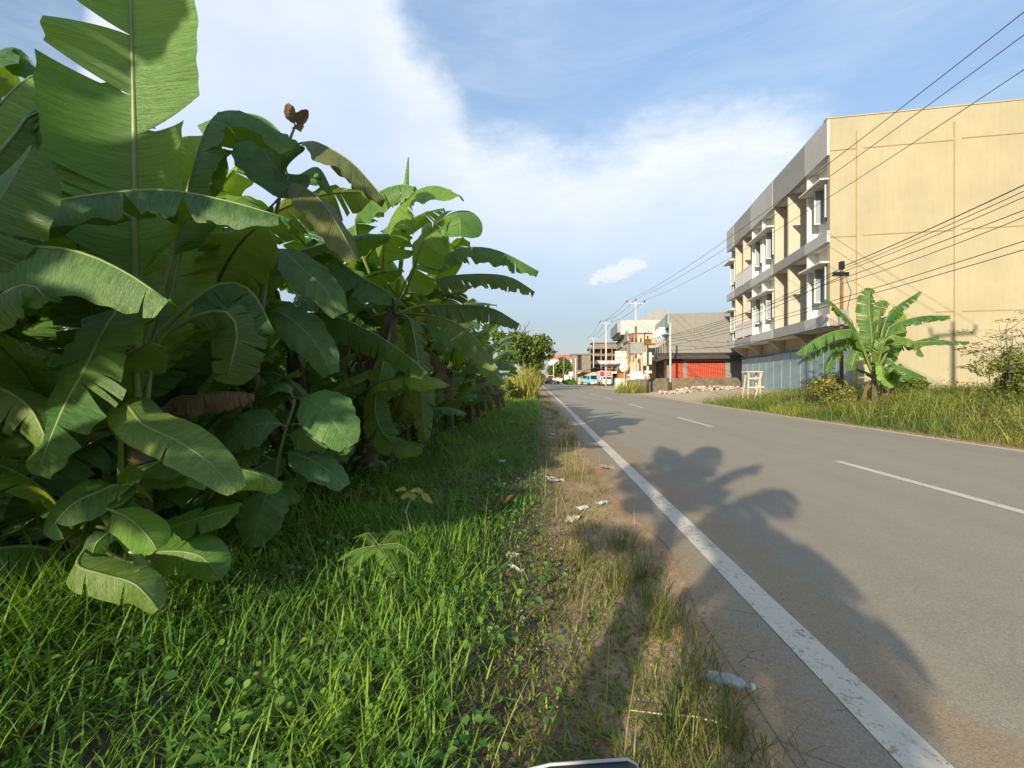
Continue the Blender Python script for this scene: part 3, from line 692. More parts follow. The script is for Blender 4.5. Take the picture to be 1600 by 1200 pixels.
for px, y, zt, lab in ((865, 120, 5.6, 'leaning pale pole behind the black car'), (881, 112, 7.0, 'brown wooden pole right of the black car'), (899.5, 104, 6.2, 'white lower pole before the unfinished building')):
    utility_pole(lab, pxy(px, y), y, zt, 0, 'steel_white' if px != 881 else 'twig', r=(.16, .12))
# fittings on the near dark pole and the thin pole
s = MB(); s.box(-.3, .24, -.07, .07, 4.6, 4.74); s.box(-.06, .06, -.08, .08, 4.85, 5.15); s.build('splice_box', M['black'], poleF)
s = MB(); s.box(-.22, .12, -.2, -.1, 2.75, 3.3); s.build('meter_box', M['zinc'], poleF)
s = MB(); s.tube([Vector((.22 + .2 * math.cos(a), -.05, 2.6 + .4 * math.sin(a))) for a in np.linspace(0, 6.28, 15)], .012, 5); s.tube([(.1, -.08, 4.5), (.3, -.08, 4.0), (.15, -.06, 3.2)], .012, 5); s.build('cable_coil', M['cable'], poleF)
s = MB(); s.box(-.42, -.1, -.04, .04, 2.2, 3.4); s.box(.1, .36, -.04, .04, 2.3, 3.4); s.build('white_board', M['steel_white'], poleE)
s = MB(); s.tube([(0, 0, -.1), (0, 0, 1.5)], [.112, .108], 10); s.build('painted_foot', M['steel_dark'], poleE)
s = MB(); s.tube([(0, 0, .95), (0, 0, 2.15)], [.115, .113], 10); s.box(-.3, .35, -.1, .1, 1.5, 1.75); s.build('white_band', M['steel_white'], poleE)
s = MB(); s.box(-.28, .3, -.15, .15, 4.1, 4.6); s.build('splice_box', M['steel_rust'], poleE)

tp = empty('transformer_stand', (pxy(994.5, 51), 51, 0.85), 'grey transformer on two white legs above a white cabinet', 'transformer')
s = MB()
for x in (-.65, .65): s.bar((x, 0, .9), (x * .8, 0, 3.3), .2, .2)
s.build('leg', M['cream'], tp)
s = MB(); s.box(-.8, .8, -.45, .45, 3.3, 4.5); s.box(-.9, .9, -.5, .5, 4.503, 4.6); s.build('transformer_tank', M['zinc'], tp)
for x in (-.5, 0, .5):
    s = MB(); s.tube([(x, 0, 4.6), (x, 0, 4.85), (x, 0, 5.15)], [.08, .1, .04], 8); s.build('bushing', M['black'], tp)
s = MB(); s.box(-.8, .8, -.4, .4, -1.0, .75); s.box(-1.0, 1.0, -.45, .45, .753, 1.0); s.box(-.6, .6, -.35, .35, 1.003, 1.3); s.build('cabinet', M['frame'], tp)
s = MB(); s.box(-.12, .12, -.43, -.403, .2, .45); s.build('cabinet_lock', M['steel_dark'], tp)

def wire(a, b, sag, r, label, group='overhead wires along the road'):
    s = MB(); s.tube(catenary(a, b, sag), r, 5, smooth=True); o = s.build('overhead_wire', M['cable'])
    o.data.name = 'overhead_wire'
    return tag(o, label, 'wire', group)
nmw = ('road side', 'middle', 'building side')
for k in range(3):
    wire(tipG[k], tipA[k], .9, .011, '%s wire of the three top wires rising to the upper right' % nmw[k], 'three top wires in front of the yellow wall')
    wire(tipA[k], tipB[k], .5, .02, '%s wire between the rusty-middled pole and the next crossarm pole' % nmw[k], 'top wires to the second crossarm pole')
    wire(tipB[k], tipC[k], .5, .022, '%s wire between the two farther crossarm poles' % nmw[k], 'top wires to the third crossarm pole')
G = Vector((11.35, 3.3, 0)); Fp = Vector((poleF.location.x, 17.0, 0)); Dp = Vector((poleD.location.x, 41, 0)); Ep = Vector((poleE.location.x, 40.5, 0))
zz = lambda v, z, dx=0.0: v + Vector((dx, 0, z))
for i, (za, zb, sg) in enumerate([(6.55, 5.55, .2), (6.4, 5.45, .22), (6.3, 5.35, .26), (5.9, 4.9, .3)]):
    wire(zz(G, za), zz(Fp, zb), sg, .01 if i else .015, '%s cable from the upper right to the splice boxes on the dark pole' % ('thick topmost', 'second', 'third', 'lowest slack')[i], 'cables ending at the dark pole')
for i, (za, zb, sg) in enumerate([(5.5, 5.3, .45), (5.4, 5.2, .5), (5.2, 5.0, .5), (3.3, 3.9, .2)]):
    wire(zz(Fp, za), zz(Dp, zb), sg, .014, '%s cable from the dark pole past the bays to the plain white pole' % ('topmost', 'second', 'third', 'lowest')[i], 'cables crossing the bays')
for i, (za, zb, sg) in enumerate([(5.6, 4.8, .5), (4.9, 4.4, .6), (4.6, 4.0, .4)]):
    wire(zz(G, za, .2), zz(Ep, zb), sg, .011, '%s cable sweeping low across the yellow wall to the thin dark pole' % ('upper', 'middle', 'lower')[i], 'low cables across the yellow wall')
for i, (za, q) in enumerate([(5.0, (21.5, 36.5, 4.2)), (4.4, (21.5, 36.5, 3.9)), (3.7, (21.5, 36.4, 3.3)), (3.2, (21.8, 36.4, 2.9))]):
    wire(zz(Dp, za), Vector(q), .15, .014, '%s cable from the plain white pole across the grey wall' % ('topmost', 'second', 'third', 'lowest')[i], 'cables in front of the grey wall')

# ------------------------------------------------------------------ vehicles far down the road
PAINTS = {}
def paint(name, col, rough=0.35):
    if name not in PAINTS: PAINTS[name] = plain(name, col, rough, .08, 1.0, .15, bmp=0.02)
    return PAINTS[name]
M['tyre'] = plain('tyre_rubber', (0.02, 0.02, 0.02), .9, .2, 5)
M['lamp'] = plain('lamp_lens', (.7, .68, .6), .2, .05, 5)
def wheel(parent, x, y, r, wd=.2):
    s = MB(); s.tube([(x - wd / 2, y, r), (x + wd / 2, y, r)], r, 16); w_ = s.build('wheel', M['tyre'], parent)
    s = MB(); s.tube([(x - wd / 2 - .01, y, r), (x + wd / 2 + .01, y, r)], r * .55, 12); s.build('rim', M['zinc'], w_)
def truck(loc, rz, cabcol, label, box=None, bed=None, cat='truck', h=2.1):
    e = empty('truck', loc, label, cat, rz=rz)      # nose towards -Y
    s = MB(); prof = [(-.85, 0, .45), (-.85, -.05, 1.15), (-.85, .35, h), (-.85, 1.45, h), (-.85, 1.5, .45)]
    s.prism(prof, (1.7, 0, 0)); s.build('cab', paint(label[:12], cabcol), e)
    s = MB(); s.prism([(-.72, -.045, 1.22), (.72, -.045, 1.22), (.72, .28, h - .12), (-.72, .28, h - .12)], (0, -.03, .02)); s.build('windscreen', M['glass'], e)
    for x in (-.86, .86):
        s = MB(); s.prism([(x - .01, .3, 1.2), (x - .01, 1.2, 1.2), (x - .01, 1.2, h - .15), (x - .01, .5, h - .15)], (.02, 0, 0)); s.build('side_window', M['glass'], e)
    s = MB(); s.box(-.86, .86, -.12, 0.02, .35, .62); s.build('bumper', M['frame'], e)
    for x in (-.68, .45):
        s = MB(); s.box(x, x + .23, -.08, -.02, .72, .9); s.build('headlight', M['lamp'], e)
    s = MB(); s.box(-.6, .6, .1, 4.6, .4, .55); s.build('chassis', M['steel_dark'], e)
    if box:
        s = MB(); s.box(-.95, .95, 1.65, 4.8, .7, 2.7); s.build('cargo_box', box, e)
    if bed:
        s = MB(); s.box(-.9, .9, 1.6, 4.7, .7, .8); s.box(-.9, -.84, 1.6, 4.7, .803, 1.35); s.box(.84, .9, 1.6, 4.7, .803, 1.35); s.box(-.83, .83, 1.6, 1.66, .803, 1.35); s.box(-.83, .83, 4.64, 4.7, .803, 1.35); s.build('load_bed', bed, e)
    for y in (.55, 3.7):
        for x in (-.78, .78): wheel(e, x, y, .36)
    return e
truck((pxy(928, 95), 95, .0), R(20), (.22, .55, .68), 'small light blue truck parked facing the road before the white slabs', bed=paint('blue_bed', (.2, .5, .62)))
t2 = truck((pxy(951, 79), 80, .05), R(0), (.55, .58, .6), 'silver box truck with big red lettering beside the slim white pole', box=paint('box_white', (.55, .62, .66)), h=1.7)
s = MB(); s.box(-.96, .96, 1.60, 1.645, 1.75, 2.6); s.build('lettered_panel', paint('panel_red', (.62, .02, .06)), t2)
def lettering(body, size, loc, rot, m, parent, name='lettering'):
    c = bpy.data.curves.new(name, 'FONT'); c.body = body; c.size = size; c.extrude = .004; c.align_x = 'CENTER'; c.align_y = 'CENTER'
    c.materials.append(m); tmp = bpy.data.objects.new(name, c); COL.objects.link(tmp)
    bpy.context.view_layer.update(); me = bpy.data.meshes.new_from_object(tmp.evaluated_get(bpy.context.evaluated_depsgraph_get()))
    bpy.data.objects.remove(tmp); o = bpy.data.objects.new(name, me); COL.objects.link(o); o.location = loc; o.rotation_euler = rot; o.parent = parent
    return o
lettering('EX', .95, (.28, 1.585, 2.17), (R(90), 0, 0), M['frame'], t2)
s = MB(); s.box(-.96, .96, 1.62, 1.648, .75, 1.1); s.build('stripe_panel', paint('panel_red', (.62, .02, .06)), t2)
truck((pxy(860, 112), 112, 0), R(-12), (.75, .42, .03), 'yellow truck with an open bed coming round the bend', bed=paint('yellow_bed', (.7, .4, .03)), h=2.2)
def car(loc, rz, col, label):
    e = empty('car', loc, label, 'car', rz=rz)
    s = MB(); s.prism([(-.85, 0, .3), (-.85, 0, .75), (-.85, .9, .9), (-.85, 4.0, .92), (-.85, 4.2, .7), (-.85, 4.2, .3)], (1.7, 0, 0)); s.build('body', paint('car_dark', col, .2), e)
    s = MB(); s.prism([(-.74, .95, .9), (-.74, 1.55, 1.45), (-.74, 3.1, 1.48), (-.74, 3.9, .92)], (1.48, 0, 0)); s.build('cabin', paint('car_dark', col, .2), e)
    s = MB(); s.prism([(-.66, .96, .93), (.66, .96, .93), (.6, 1.52, 1.41), (-.6, 1.52, 1.41)], (0, -.03, .03)); s.build('windscreen', M['lamp'], e)
    for x in (-.76, .74):
        s = MB(); s.prism([(x, 1.2, .95), (x, 1.6, 1.38), (x, 3.0, 1.4), (x, 3.6, .95)], (.02, 0, 0)); s.build('side_window', M['glass'], e)
    for x in (-.75, .45):
        s = MB(); s.box(x, x + .3, -.03, .01, .55, .7); s.build('headlight', M['lamp'], e)
    for y in (.75, 3.4):
        for x in (-.76, .76): wheel(e, x, y, .32)
    return e
car((pxy(872, 106), 106, 0), R(38), (.03, .035, .045), 'black car waiting at the roadside beside the yellow truck')
e = empty('cargo_tricycle', (pxy(844.5, 104), 104, 0), 'red three wheeled cargo motorcycle with a white roof at the road edge', 'tricycle')
s = MB(); s.box(-.6, .6, .2, 2.0, .5, 1.2); s.build('cargo_bed', paint('trike_red', (.6, .06, .03)), e)
s = MB(); s.box(-.65, .65, -.6, 1.6, 1.75, 1.85); s.build('roof', M['frame'], e)
for x in (-.6, .6):
    s = MB(); s.bar((x, -.5, .8), (x, -.5, 1.75), .05, .05); s.bar((x, 1.5, 1.2), (x, 1.5, 1.75), .05, .05); s.build('roof_post', M['steel_dark'], e)
s = MB(); s.tube([(0, -1.0, .5), (0, -.8, 1.2), (0, -.6, 1.3)], .07, 8); s.bar((-.4, -.75, 1.2), (.4, -.75, 1.2), .05, .05); s.build('handlebar', M['steel_dark'], e)
wheel(e, 0, -1.0, .33, .14); wheel(e, -.6, 1.2, .33, .16); wheel(e, .6, 1.2, .33, .16)

# ------------------------------------------------------------------ signs and small roadside things
sg = empty('shop_sign', (pxy(971, 60), 60, 0), 'pale green and white shop sign hung on the cream building', 'sign')
s = MB(); s.box(-.85, .85, 0, .15, 3.45, 5.0); s.build('board', paint('sign_white', (.66, .7, .6)), sg)
s = MB()
random.seed(4)
for r_, z in enumerate((4.72, 4.3, 4.0, 3.62)):
    x = -.7
    while x < .65:
        w_ = random.uniform(.08, .2); s.box(x, min(.7, x + w_), -.02, -.004, z, z + (.16, .07, .2, .05)[r_]); x += w_ + .05
s.build('small_print', paint('sign_green', (.12, .25, .2)), sg)
s = MB(); s.bar((.85, .08, 4.9), (1.5, .3, 5.0), .06, .06); s.bar((.85, .08, 3.7), (1.5, .3, 3.8), .06, .06); s.build('bracket', M['steel_dark'], sg)
rs = empty('round_sign', (pxy(975.5, 57), 57, 0), 'round white shop sign above the white kiosk counter', 'sign')
s = MB(); s.tube([(0, -.05, 2.75), (0, .05, 2.75)], .62, 24); s.build('disc', M['frame'], rs)
s = MB(); s.bar((-.2, -.07, 2.9), (.15, -.07, 2.95), .02, .06, up=(0, 1, 0)); s.bar((.05, -.07, 2.9), (-.1, -.07, 2.6), .02, .06, up=(0, 1, 0)); s.build('drawn_mark', M['steel_dark'], rs)
s = MB(); s.box(-.06, .06, -.03, .03, 0, 2.1); s.build('post', M['steel_white'], rs)
kc = empty('kiosk_counter', (pxy(972, 58), 57.6, 0), 'white kiosk counter with a red top panel under the round sign', 'kiosk')
s = MB(); s.box(-.9, .9, 0, .8, 0, 1.35); s.build('counter', M['frame'], kc)
s = MB(); s.box(-.5, .7, -.01, .7, 1.353, 2.0); s.build('top_panel', paint('kiosk_red', (.55, .12, .04)), kc)
for px, y, h, lab in ((934, 84, 1.1, 'short brown stake left of two by the dirt shoulder'), (940, 83, 1.3, 'short brown stake right of two by the dirt shoulder')):
    s = MB(); q = (pxy(px, y), y, 0); s.bar(q, (q[0], q[1], h), .14, .14); tag(s.build('stake', M['bark']), lab, 'stake')
ws = empty('white_board_sign', (pxy(892, 106), 106, 0), 'small white board on posts beside the bare brick building', 'sign')
s = MB(); s.box(-.5, .5, 0, .08, 1.9, 3.0); s.build('board', M['frame'], ws); s = MB(); s.box(-.4, -.32, .09, .15, 0, 2.9); s.box(.32, .4, .09, .15, 0, 2.9); s.build('post', M['steel_dark'], ws)
br = empty('banner', (pxy(929, 98), 98, 0), 'blue shop banner behind the light blue truck', 'banner')
s = MB(); s.box(.6, 2.6, 0, .06, 1.2, 2.9); s.build('cloth', paint('banner_blue', (.12, .42, .55)), br); s = MB(); s.box(.5, .58, 0, .06, 0, 3.0); s.box(2.62, 2.7, 0, .06, 0, 3.0); s.build('post', M['steel_dark'], br)

# heap of broken rubble on the pale forecourt
rng = np.random.default_rng(12)
s = MB()
for i in range(190):
    u = rng.uniform(0, 1); x = 12.4 + 5.4 * u + rng.normal(0, .25); y = 37.2 - 1.0 * u + rng.normal(0, .55)
    hgt = .2 * math.exp(-((u - .45) / .3) ** 2) + .15
    r_ = rng.uniform(.04, .13); a = rng.uniform(0, 6.28); b_ = rng.uniform(-.5, .5)
    ax = Vector((math.cos(a), math.sin(a), b_)) * r_ * 1.6; ay = Vector((-math.sin(a), math.cos(a), rng.uniform(-.4, .4))) * r_ * 1.2; az_ = Vector((.2, .1, 1)) * r_
    s.obox(Vector((x, y, float(gz(x, y)) + rng.uniform(-.1, 1) * hgt)) - ax / 2, ax, ay, az_, int(rng.integers(0, 3)))
o = s.build('rubble_heap', [plain('rubble_pale', (.6, .54, .44), .95, .3, 3), plain('rubble_cream', (.5, .42, .3), .95, .3, 3), plain('rubble_grey', (.4, .37, .33), .95, .3, 3)])
tag(o, 'low heap of pale broken rubble on the forecourt before the stone wall', 'rubble', kind='stuff')

# wooden trestle in the grass
P = Vector((pxy(1176, 22.5), 22.5, 0)); P.z = float(gz(P.x, P.y)) - .02
tr_ = empty('wooden_trestle', P, 'pale wooden trestle with crossed braces standing in the grass before the blue shutters', 'trestle')
M['plank'] = plain('raw_plank', (.55, .47, .34), .8, .25, 4)
for (a, b_) in (((-.36, -.2, 0), (-.26, -.12, 1.5)), ((.22, -.25, 0), (.3, -.15, 1.5)), ((-.36, .35, 0), (-.24, .2, 1.5)), ((.34, .35, 0), (.28, .2, 1.5))):
    s = MB(); s.bar(a, b_, .055, .05); s.build('leg', M['plank'], tr_)
s = MB(); s.box(-.42, .4, -.24, .3, 1.503, 1.56); s.build('top_plank', M['plank'], tr_)
for (a, b_) in (((-.42, -.27, .75), (.42, -.29, .78)), ((-.1, -.3, .05), (.32, -.24, 1.46)), ((-.4, -.28, .08), (.36, -.3, .1)), ((-.33, -.2, 1.2), (.28, -.2, 1.22))):
    s = MB(); s.bar(a, b_, .03, .075); s.build('crossbar', M['plank'], tr_)
# ------------------------------------------------------------------ leaves
def catmull(ctrl, n):
    P = [np.array(p, float) for p in ctrl]
    P = [2 * P[0] - P[1]] + P + [2 * P[-1] - P[-2]]
    seg = len(P) - 3; ds = [max(1e-6, np.linalg.norm(P[i + 2] - P[i + 1]) ** .5) for i in range(seg)]
    res = []
    for i in range(seg):
        p0, p1, p2, p3 = P[i:i + 4]
        for t in np.linspace(0, 1, 14, endpoint=False):
            res.append(.5 * ((2 * p1) + (-p0 + p2) * t + (2 * p0 - 5 * p1 + 4 * p2 - p3) * t * t + (-p0 + 3 * p1 - 3 * p2 + p3) * t ** 3))
    res.append(P[-2]); res = np.array(res)
    d = np.concatenate([[0], np.cumsum(np.linalg.norm(np.diff(res, axis=0), axis=1))])
    s = np.linspace(0, d[-1], n)
    return np.stack([np.interp(s, d, res[:, k]) for k in range(3)], -1), d[-1]

def prof_banana(u):
    a = np.clip(u / .07, 0, 1) ** .5; b = np.clip((u - .62) / .38, 0, 1)
    return a * np.sqrt(np.clip(1 - b ** 2.1, 0, 1)) * (.88 + .12 * np.sin(np.pi * np.clip(u, 0, 1)))
def prof_broad(u): return np.sin(np.pi * np.clip(u, 0, 1) ** .78) ** .72

def leaf(parent, ctrl, hw, up=(0, 0, 1), b0=.18, fold=(-.35, -.35), curl=-.5, tears=6, tw=.25, seed=0, blade='banana', kind='banana',
         name='leaf', rr=(.016, .004), wav=.02, rel=True, sweep=.05, label=None, M_=5, N=44, gp=.45):
    """one leaf: midrib tube + two torn, folded blade halves along a 3-D midrib"""
    rg = np.random.default_rng(seed + 7)
    C, L = catmull(ctrl, 64); sv = np.linspace(0, 1, 64)
    T = np.gradient(C, axis=0); T /= np.linalg.norm(T, axis=1)[:, None] + 1e-9
    up = np.array(up, float); up /= np.linalg.norm(up)
    LAT = np.cross(T, up); ln = np.linalg.norm(LAT, axis=1)[:, None]
    LAT = np.where(ln > .15, LAT / (ln + 1e-9), np.nan)
    for k in range(3):
        c = LAT[:, k]; ok = ~np.isnan(c); LAT[:, k] = np.interp(sv, sv[ok], c[ok]) if ok.any() else (1 if k == 0 else 0)
    LAT -= T * (LAT * T).sum(1)[:, None]; LAT /= np.linalg.norm(LAT, axis=1)[:, None] + 1e-9
    NRM = np.cross(LAT, T)
    prof = prof_banana if kind == 'banana' else prof_broad
    f3 = lambda A, s: np.stack([np.interp(s, sv, A[:, k]) for k in range(3)], -1)
    mb = MB(); ph = rg.uniform(0, 6.28, 4)
    for side, fo in ((1, fold[0]), (-1, fold[1])):
        nt = tears if np.isscalar(tears) else tears[0 if side == 1 else 1]
        cuts = np.sort(rg.uniform(.08, .97, nt)) if nt else np.array([])
        ed = np.concatenate([[0], cuts, [1]])
        for a, b in zip(ed[:-1], ed[1:]):
            if b - a < .006: continue
            rows = max(3, int(round((b - a) * N)) + 1)
            uu = np.linspace(a, b, rows); tt = np.linspace(0, 1, M_ + 1)
            U, TT = np.meshgrid(uu, tt, indexing='ij')
            dl = rg.normal(0, tw) if nt else 0.0; gap = rg.uniform(.0, gp) if nt else 0.0
            mid = (a + b) / 2
            US = np.clip(mid + (U - mid) * (1 - gap * TT ** 1.5 * (0.5 if b - a > .2 else 1)) + sweep * TT, 0, 1)
            s_ = b0 + (1 - b0) * US
            base = f3(C, s_); la = f3(LAT, s_); no = f3(NRM, s_)
            wd = hw * prof(np.clip(U + .3 * sweep * TT, 0, 1)) * (1 + (rg.uniform(-.12, .05) if nt else 0))
            if kind == 'broad': wd = wd * (1 + .035 * np.sin(U * 47 + ph[0]) + .045 * np.sin(U * 19 + ph[1] * side))
            wv = wav * np.sin(U * L * 11 + ph[0] * side + TT + 2.0 * np.sin(U * 4 + ph[2])) * TT + wav * .7 * np.sin(U * L * 27 + ph[1] + 3 * np.sin(U * 9 + ph[3])) * TT ** 2
            ang = fo + (curl + dl) * TT
            # integrate the bending outwards
            da = 1.0 / M_; cx = np.cumsum(np.cos(ang) * da, axis=1) - np.cos(ang) * da; cz = np.cumsum(np.sin(ang) * da, axis=1) - np.sin(ang) * da
            Pn = base + la * (side * wd * cx)[..., None] + no * ((wd * cz) + wv * hw / .3)[..., None]
            nr = rows; idx = np.arange(nr * (M_ + 1)).reshape(nr, M_ + 1)
            fs = [(idx[i, j], idx[i + 1, j], idx[i + 1, j + 1], idx[i, j + 1]) for i in range(nr - 1) for j in range(M_)]
            if side == -1: fs = [f[::-1] for f in fs]
            uvs = [(float(x) * (L if kind == 'banana' else 1.0), float(y) * side) for x, y in zip(US.ravel(), TT.ravel())]
            mb.add(Pn.reshape(-1, 3), fs, 0, uvs, True)
    q = 22; ss = np.linspace(0, .985, q); pts = f3(C, ss) - f3(NRM, ss) * (np.interp(ss, [0, b0, 1], [0, .35, .2]) * rr[0])[:, None]
    mb.tube(pts, list(np.interp(ss, [0, b0, 1], [rr[0] * 1.35, rr[0], rr[1]])), 6, 1)
    o = mb.build(name, [M[blade], M['banana_dead'] if blade == 'banana_dead' else M['petiole']], parent, rel=rel, fix=False)
    if label: o['label'] = label
    return o

def arc(p0, azm, length, th0, th1, pw=1.2, n=7, side=0.0):
    """midrib control points: starts th0 from vertical, bends over to th1"""
    p = np.array(p0, float); pts = [p.copy()]; st = length / (n - 1)
    for i in range(n - 1):
        k = (i + .5) / (n - 1); th = th0 + (th1 - th0) * k ** pw; a = azm + side * k
        p = p + st * np.array([math.sin(a) * math.sin(th), math.cos(a) * math.sin(th), math.cos(th)]); pts.append(p.copy())
    return pts

def stem_mesh(parent, h, r, lean=(0, 0), seed=0, dead=True):
    rg = np.random.default_rng(seed + 99)
    pts = [(lean[0] * k * k + rg.normal(0, .008), lean[1] * k * k + rg.normal(0, .008), -.05 + (h + .05) * k) for k in np.linspace(0, 1, 9)]
    s = MB(); s.tube(pts, list(r * np.linspace(1.15, .5, 9) * (1 + rg.normal(0, .03, 9))), 12)
    s.build('stem', M['stem'], parent)
    return Vector(pts[-1])

def banana_plant(x, y, h, n, L, label, seed, group=None, hw=.29, dead=2, azs=None, lean=(0, 0), z=None, worn=.25, th1=(1.5, 2.2), name='banana_plant', tearf=1.0):
    rg = np.random.default_rng(seed)
    z = float(gz(x, y)) if z is None else z
    e = empty(name, (x, y, z), label, 'banana plant', group)
    if h > .05: top = stem_mesh(e, h, .045 + .035 * h, lean, seed) + Vector((x, y, z))
    else: top = Vector((x, y, z))
    a0 = rg.uniform(0, 6.28)
    for i in range(n):
        a = (azs[i] if azs is not None and i < len(azs) else a0 + i * 2.4 + rg.normal(0, .25)); k = i / max(1, n - 1)
        th0 = .12 + .55 * k + rg.uniform(-.05, .1); te = rg.uniform(*th1) * (.65 + .4 * k)
        l = L * rg.uniform(.8, 1.1)
        pts = arc(top + Vector((0, 0, -.06 * i * h * .5)), a, l, th0, te, 1.15, side=rg.normal(0, .25))
        bl = 'banana_young' if (i == 0 and rg.uniform() < .5) else ('banana_worn' if rg.uniform() < worn else 'banana')
        leaf(e, pts, hw * rg.uniform(.85, 1.1), b0=.2, fold=(rg.uniform(-.6, .1), rg.uniform(-.6, .1)), curl=rg.uniform(-.9, -.2), tears=int(rg.integers(4, 17) * tearf),
             tw=.2, seed=seed * 31 + i, blade=bl, rr=(.017, .004), M_=4, N=34)
    for i in range(dead):
        a = rg.uniform(0, 6.28); l = min(L * .75, h * .95) * rg.uniform(.8, 1.1)
        pts = arc(top + Vector((0, 0, -.12 - .25 * i * h * .3)), a, l, 1.3, 3.05, .45)
        leaf(e, pts, hw * .55, b0=.15, fold=(-.9, -.9), curl=-.9, tears=12, tw=.5, seed=seed * 57 + i, blade='banana_dead', name='dead_leaf', rr=(.014, .004), M_=3, N=30)
    return e

def pl(*pp): return [at(*p) for p in pp]

# ---- nearest clump at the left edge: leaves placed one by one as the photograph shows them
UPZ, CAMN = (0, 0, 1), (0.15, -1, .15)
def near_plants():
    a = empty('banana_plant', (-2.2, 2.62, float(gz(-2.2, 2.62))), 'nearest banana plant with one giant upright leaf reaching past the top of the photo', 'banana plant', 'banana plants of the roadside grove')
    stem_mesh(a, 1.0, .085, (0.02, 0), 1)
    st = at(212, 520, 2.62)
    stem2 = Vector((-2.2, 2.62, 1.0))
    # giant upright leaf facing the viewer
    leaf(a, [stem2, at(212, 540, 2.62), at(212, 430, 2.6), at(210, 230, 2.58), at(206, 60, 2.55), at(200, -110, 2.5), at(192, -230, 2.4)], .385, CAMN, .27, (.12, .18), .25, (3, 8), .35, 23, 'banana', rr=(.026, .006), wav=.009, M_=7, N=70, gp=.75)
    # leaf behind it, yellow with the sun coming through
    leaf(a, [stem2, at(235, 560, 2.9), at(262, 480, 3.0), at(285, 380, 3.1), at(300, 280, 3.15), at(345, 225, 3.1)], .30, (.2, -1, .2), .25, (.1, .1), .2, (2, 3), .25, 12, 'banana_young', rr=(.02, .005), wav=.035, M_=6, N=50)
    leaf(a, [stem2, at(225, 560, 2.85), at(262, 420, 2.95), at(318, 210, 3.0), at(360, 172, 3.05), at(420, 195, 3.1), at(455, 235, 3.1)], .2, UPZ, .42, (-.9, -.9), -.3, 3, .25, 13, 'banana', rr=(.016, .004), M_=6)
    # low drooping leaf facing the viewer, torn on its left side
    leaf(a, [stem2 + Vector((.1, -.1, -.1)), at(205, 490, 2.45), at(172, 500, 2.3), at(130, 580, 2.15), at(97, 640, 2.1), at(56, 742, 2.05)], .255, (-.25, -1, .45), .36, (-.08, -.05), -.2, (5, 5), .12, 15, 'banana', rr=(.016, .004), wav=.015, M_=6, N=60)
    leaf(a, [stem2 + Vector((0, -.1, -.45)), at(190, 640, 2.3), at(225, 664, 2.1), at(280, 690, 2.0), at(330, 725, 1.95), at(370, 768, 1.92)], .115, (.35, -.75, .8), .25, (-.1, -.15), -.25, (1, 2), .15, 16, 'banana_worn', rr=(.013, .003), wav=.012, M_=6)
    leaf(a, [stem2 + Vector((0, 0, -.5)), at(200, 745, 2.62), at(260, 728, 2.6), at(330, 728, 2.6), at(400, 738, 2.6), at(442, 758, 2.6)], .13, (0, -.5, 1), .12, (-.6, -.5), -.4, (2, 1), .12, 17, 'banana_young', rr=(.012, .003), M_=5)
    leaf(a, [stem2 + Vector((0, -.2, -.6)), at(190, 762, 2.3), at(150, 770, 2.2), at(110, 790, 2.15), at(70, 836, 2.1)], .14, (-.1, -.9, .6), .22, (-.2, -.1), -.3, (1, 1), .12, 18, 'banana', rr=(.012, .003), M_=5)
    # two light petioles arching right with dark blades hanging from them
    leaf(a, [stem2 + Vector((.02, 0, -.1)), at(236, 545, 2.75), at(268, 500, 2.8), at(338, 445, 2.85), at(390, 452, 2.9), at(430, 520, 2.9)], .2, UPZ, .56, (-1.0, -.9), -.5, 4, .2, 19, 'banana', rr=(.014, .004), M_=5)
    leaf(a, [stem2 + Vector((.04, 0, -.15)), at(240, 548, 2.7), at(290, 502, 2.75), at(348, 486, 2.78), at(370, 520, 2.8), at(352, 600, 2.8)], .19, (.3, -1, .2), .55, (-.3, -.3), -.5, 4, .2, 20, 'banana_worn', rr=(.015, .004), M_=5)
    leaf(a, [stem2 + Vector((0, 0, -.35)), at(258, 634, 2.85), at(310, 618, 2.85), at(360, 612, 2.85), at(398, 616, 2.85)], .13, UPZ, .35, (-1.2, -1.2), -.6, 12, .35, 21, 'banana_dead', 'banana', 'dead_leaf', rr=(.011, .004), M_=4)
    leaf(a, [stem2, at(205, 470, 2.8), at(180, 330, 2.95), at(150, 260, 3.0), at(118, 235, 3.0), at(80, 260, 3.0)], .22, UPZ, .35, (-.8, -.8), -.5, 6, .3, 22, 'banana', M_=5)

    b = empty('banana_plant', (-3.05, 2.1, float(gz(-3.05, 2.1))), 'banana plant cut by the left frame edge, its leaves hanging before the giant upright one', 'banana plant', 'banana plants of the roadside grove')
    stem_mesh(b, 1.3, .09, (0, .02), 2)
    sb = Vector((-3.05, 2.1, 1.3))
    # horizontal leaf, its near half hanging towards the viewer
    leaf(b, [sb, at(-40, 370, 2.3), at(60, 322, 2.3), at(150, 304, 2.35), at(250, 296, 2.4), at(350, 312, 2.4), at(455, 342, 2.4)], .17, UPZ, .33, (-.95, -.6), -.5, (3, 3), .18, 14, 'banana', rr=(.015, .004), wav=.02, M_=6, N=60)
    leaf(b, [sb, at(-130, 450, 2.05), at(-60, 405, 2.0), at(35, 386, 2.0), at(120, 392, 2.0), at(195, 424, 2.0), at(264, 470, 2.0)], .235, (.1, -.4, 1), .3, (-.85, -.6), -.35, (2, 3), .1, 31, 'banana', rr=(.015, .004), wav=.014, M_=7, N=60)
    leaf(b, [sb, at(-160, 520, 1.95), at(-70, 420, 1.95), at(0, 312, 1.95), at(30, 262, 1.95), at(50, 228, 1.95)], .23, (.1, -1, .3), .3, (-.1, -.35), -.35, (1, 2), .1, 32, 'banana', rr=(.015, .004), wav=.012, M_=7, N=60)
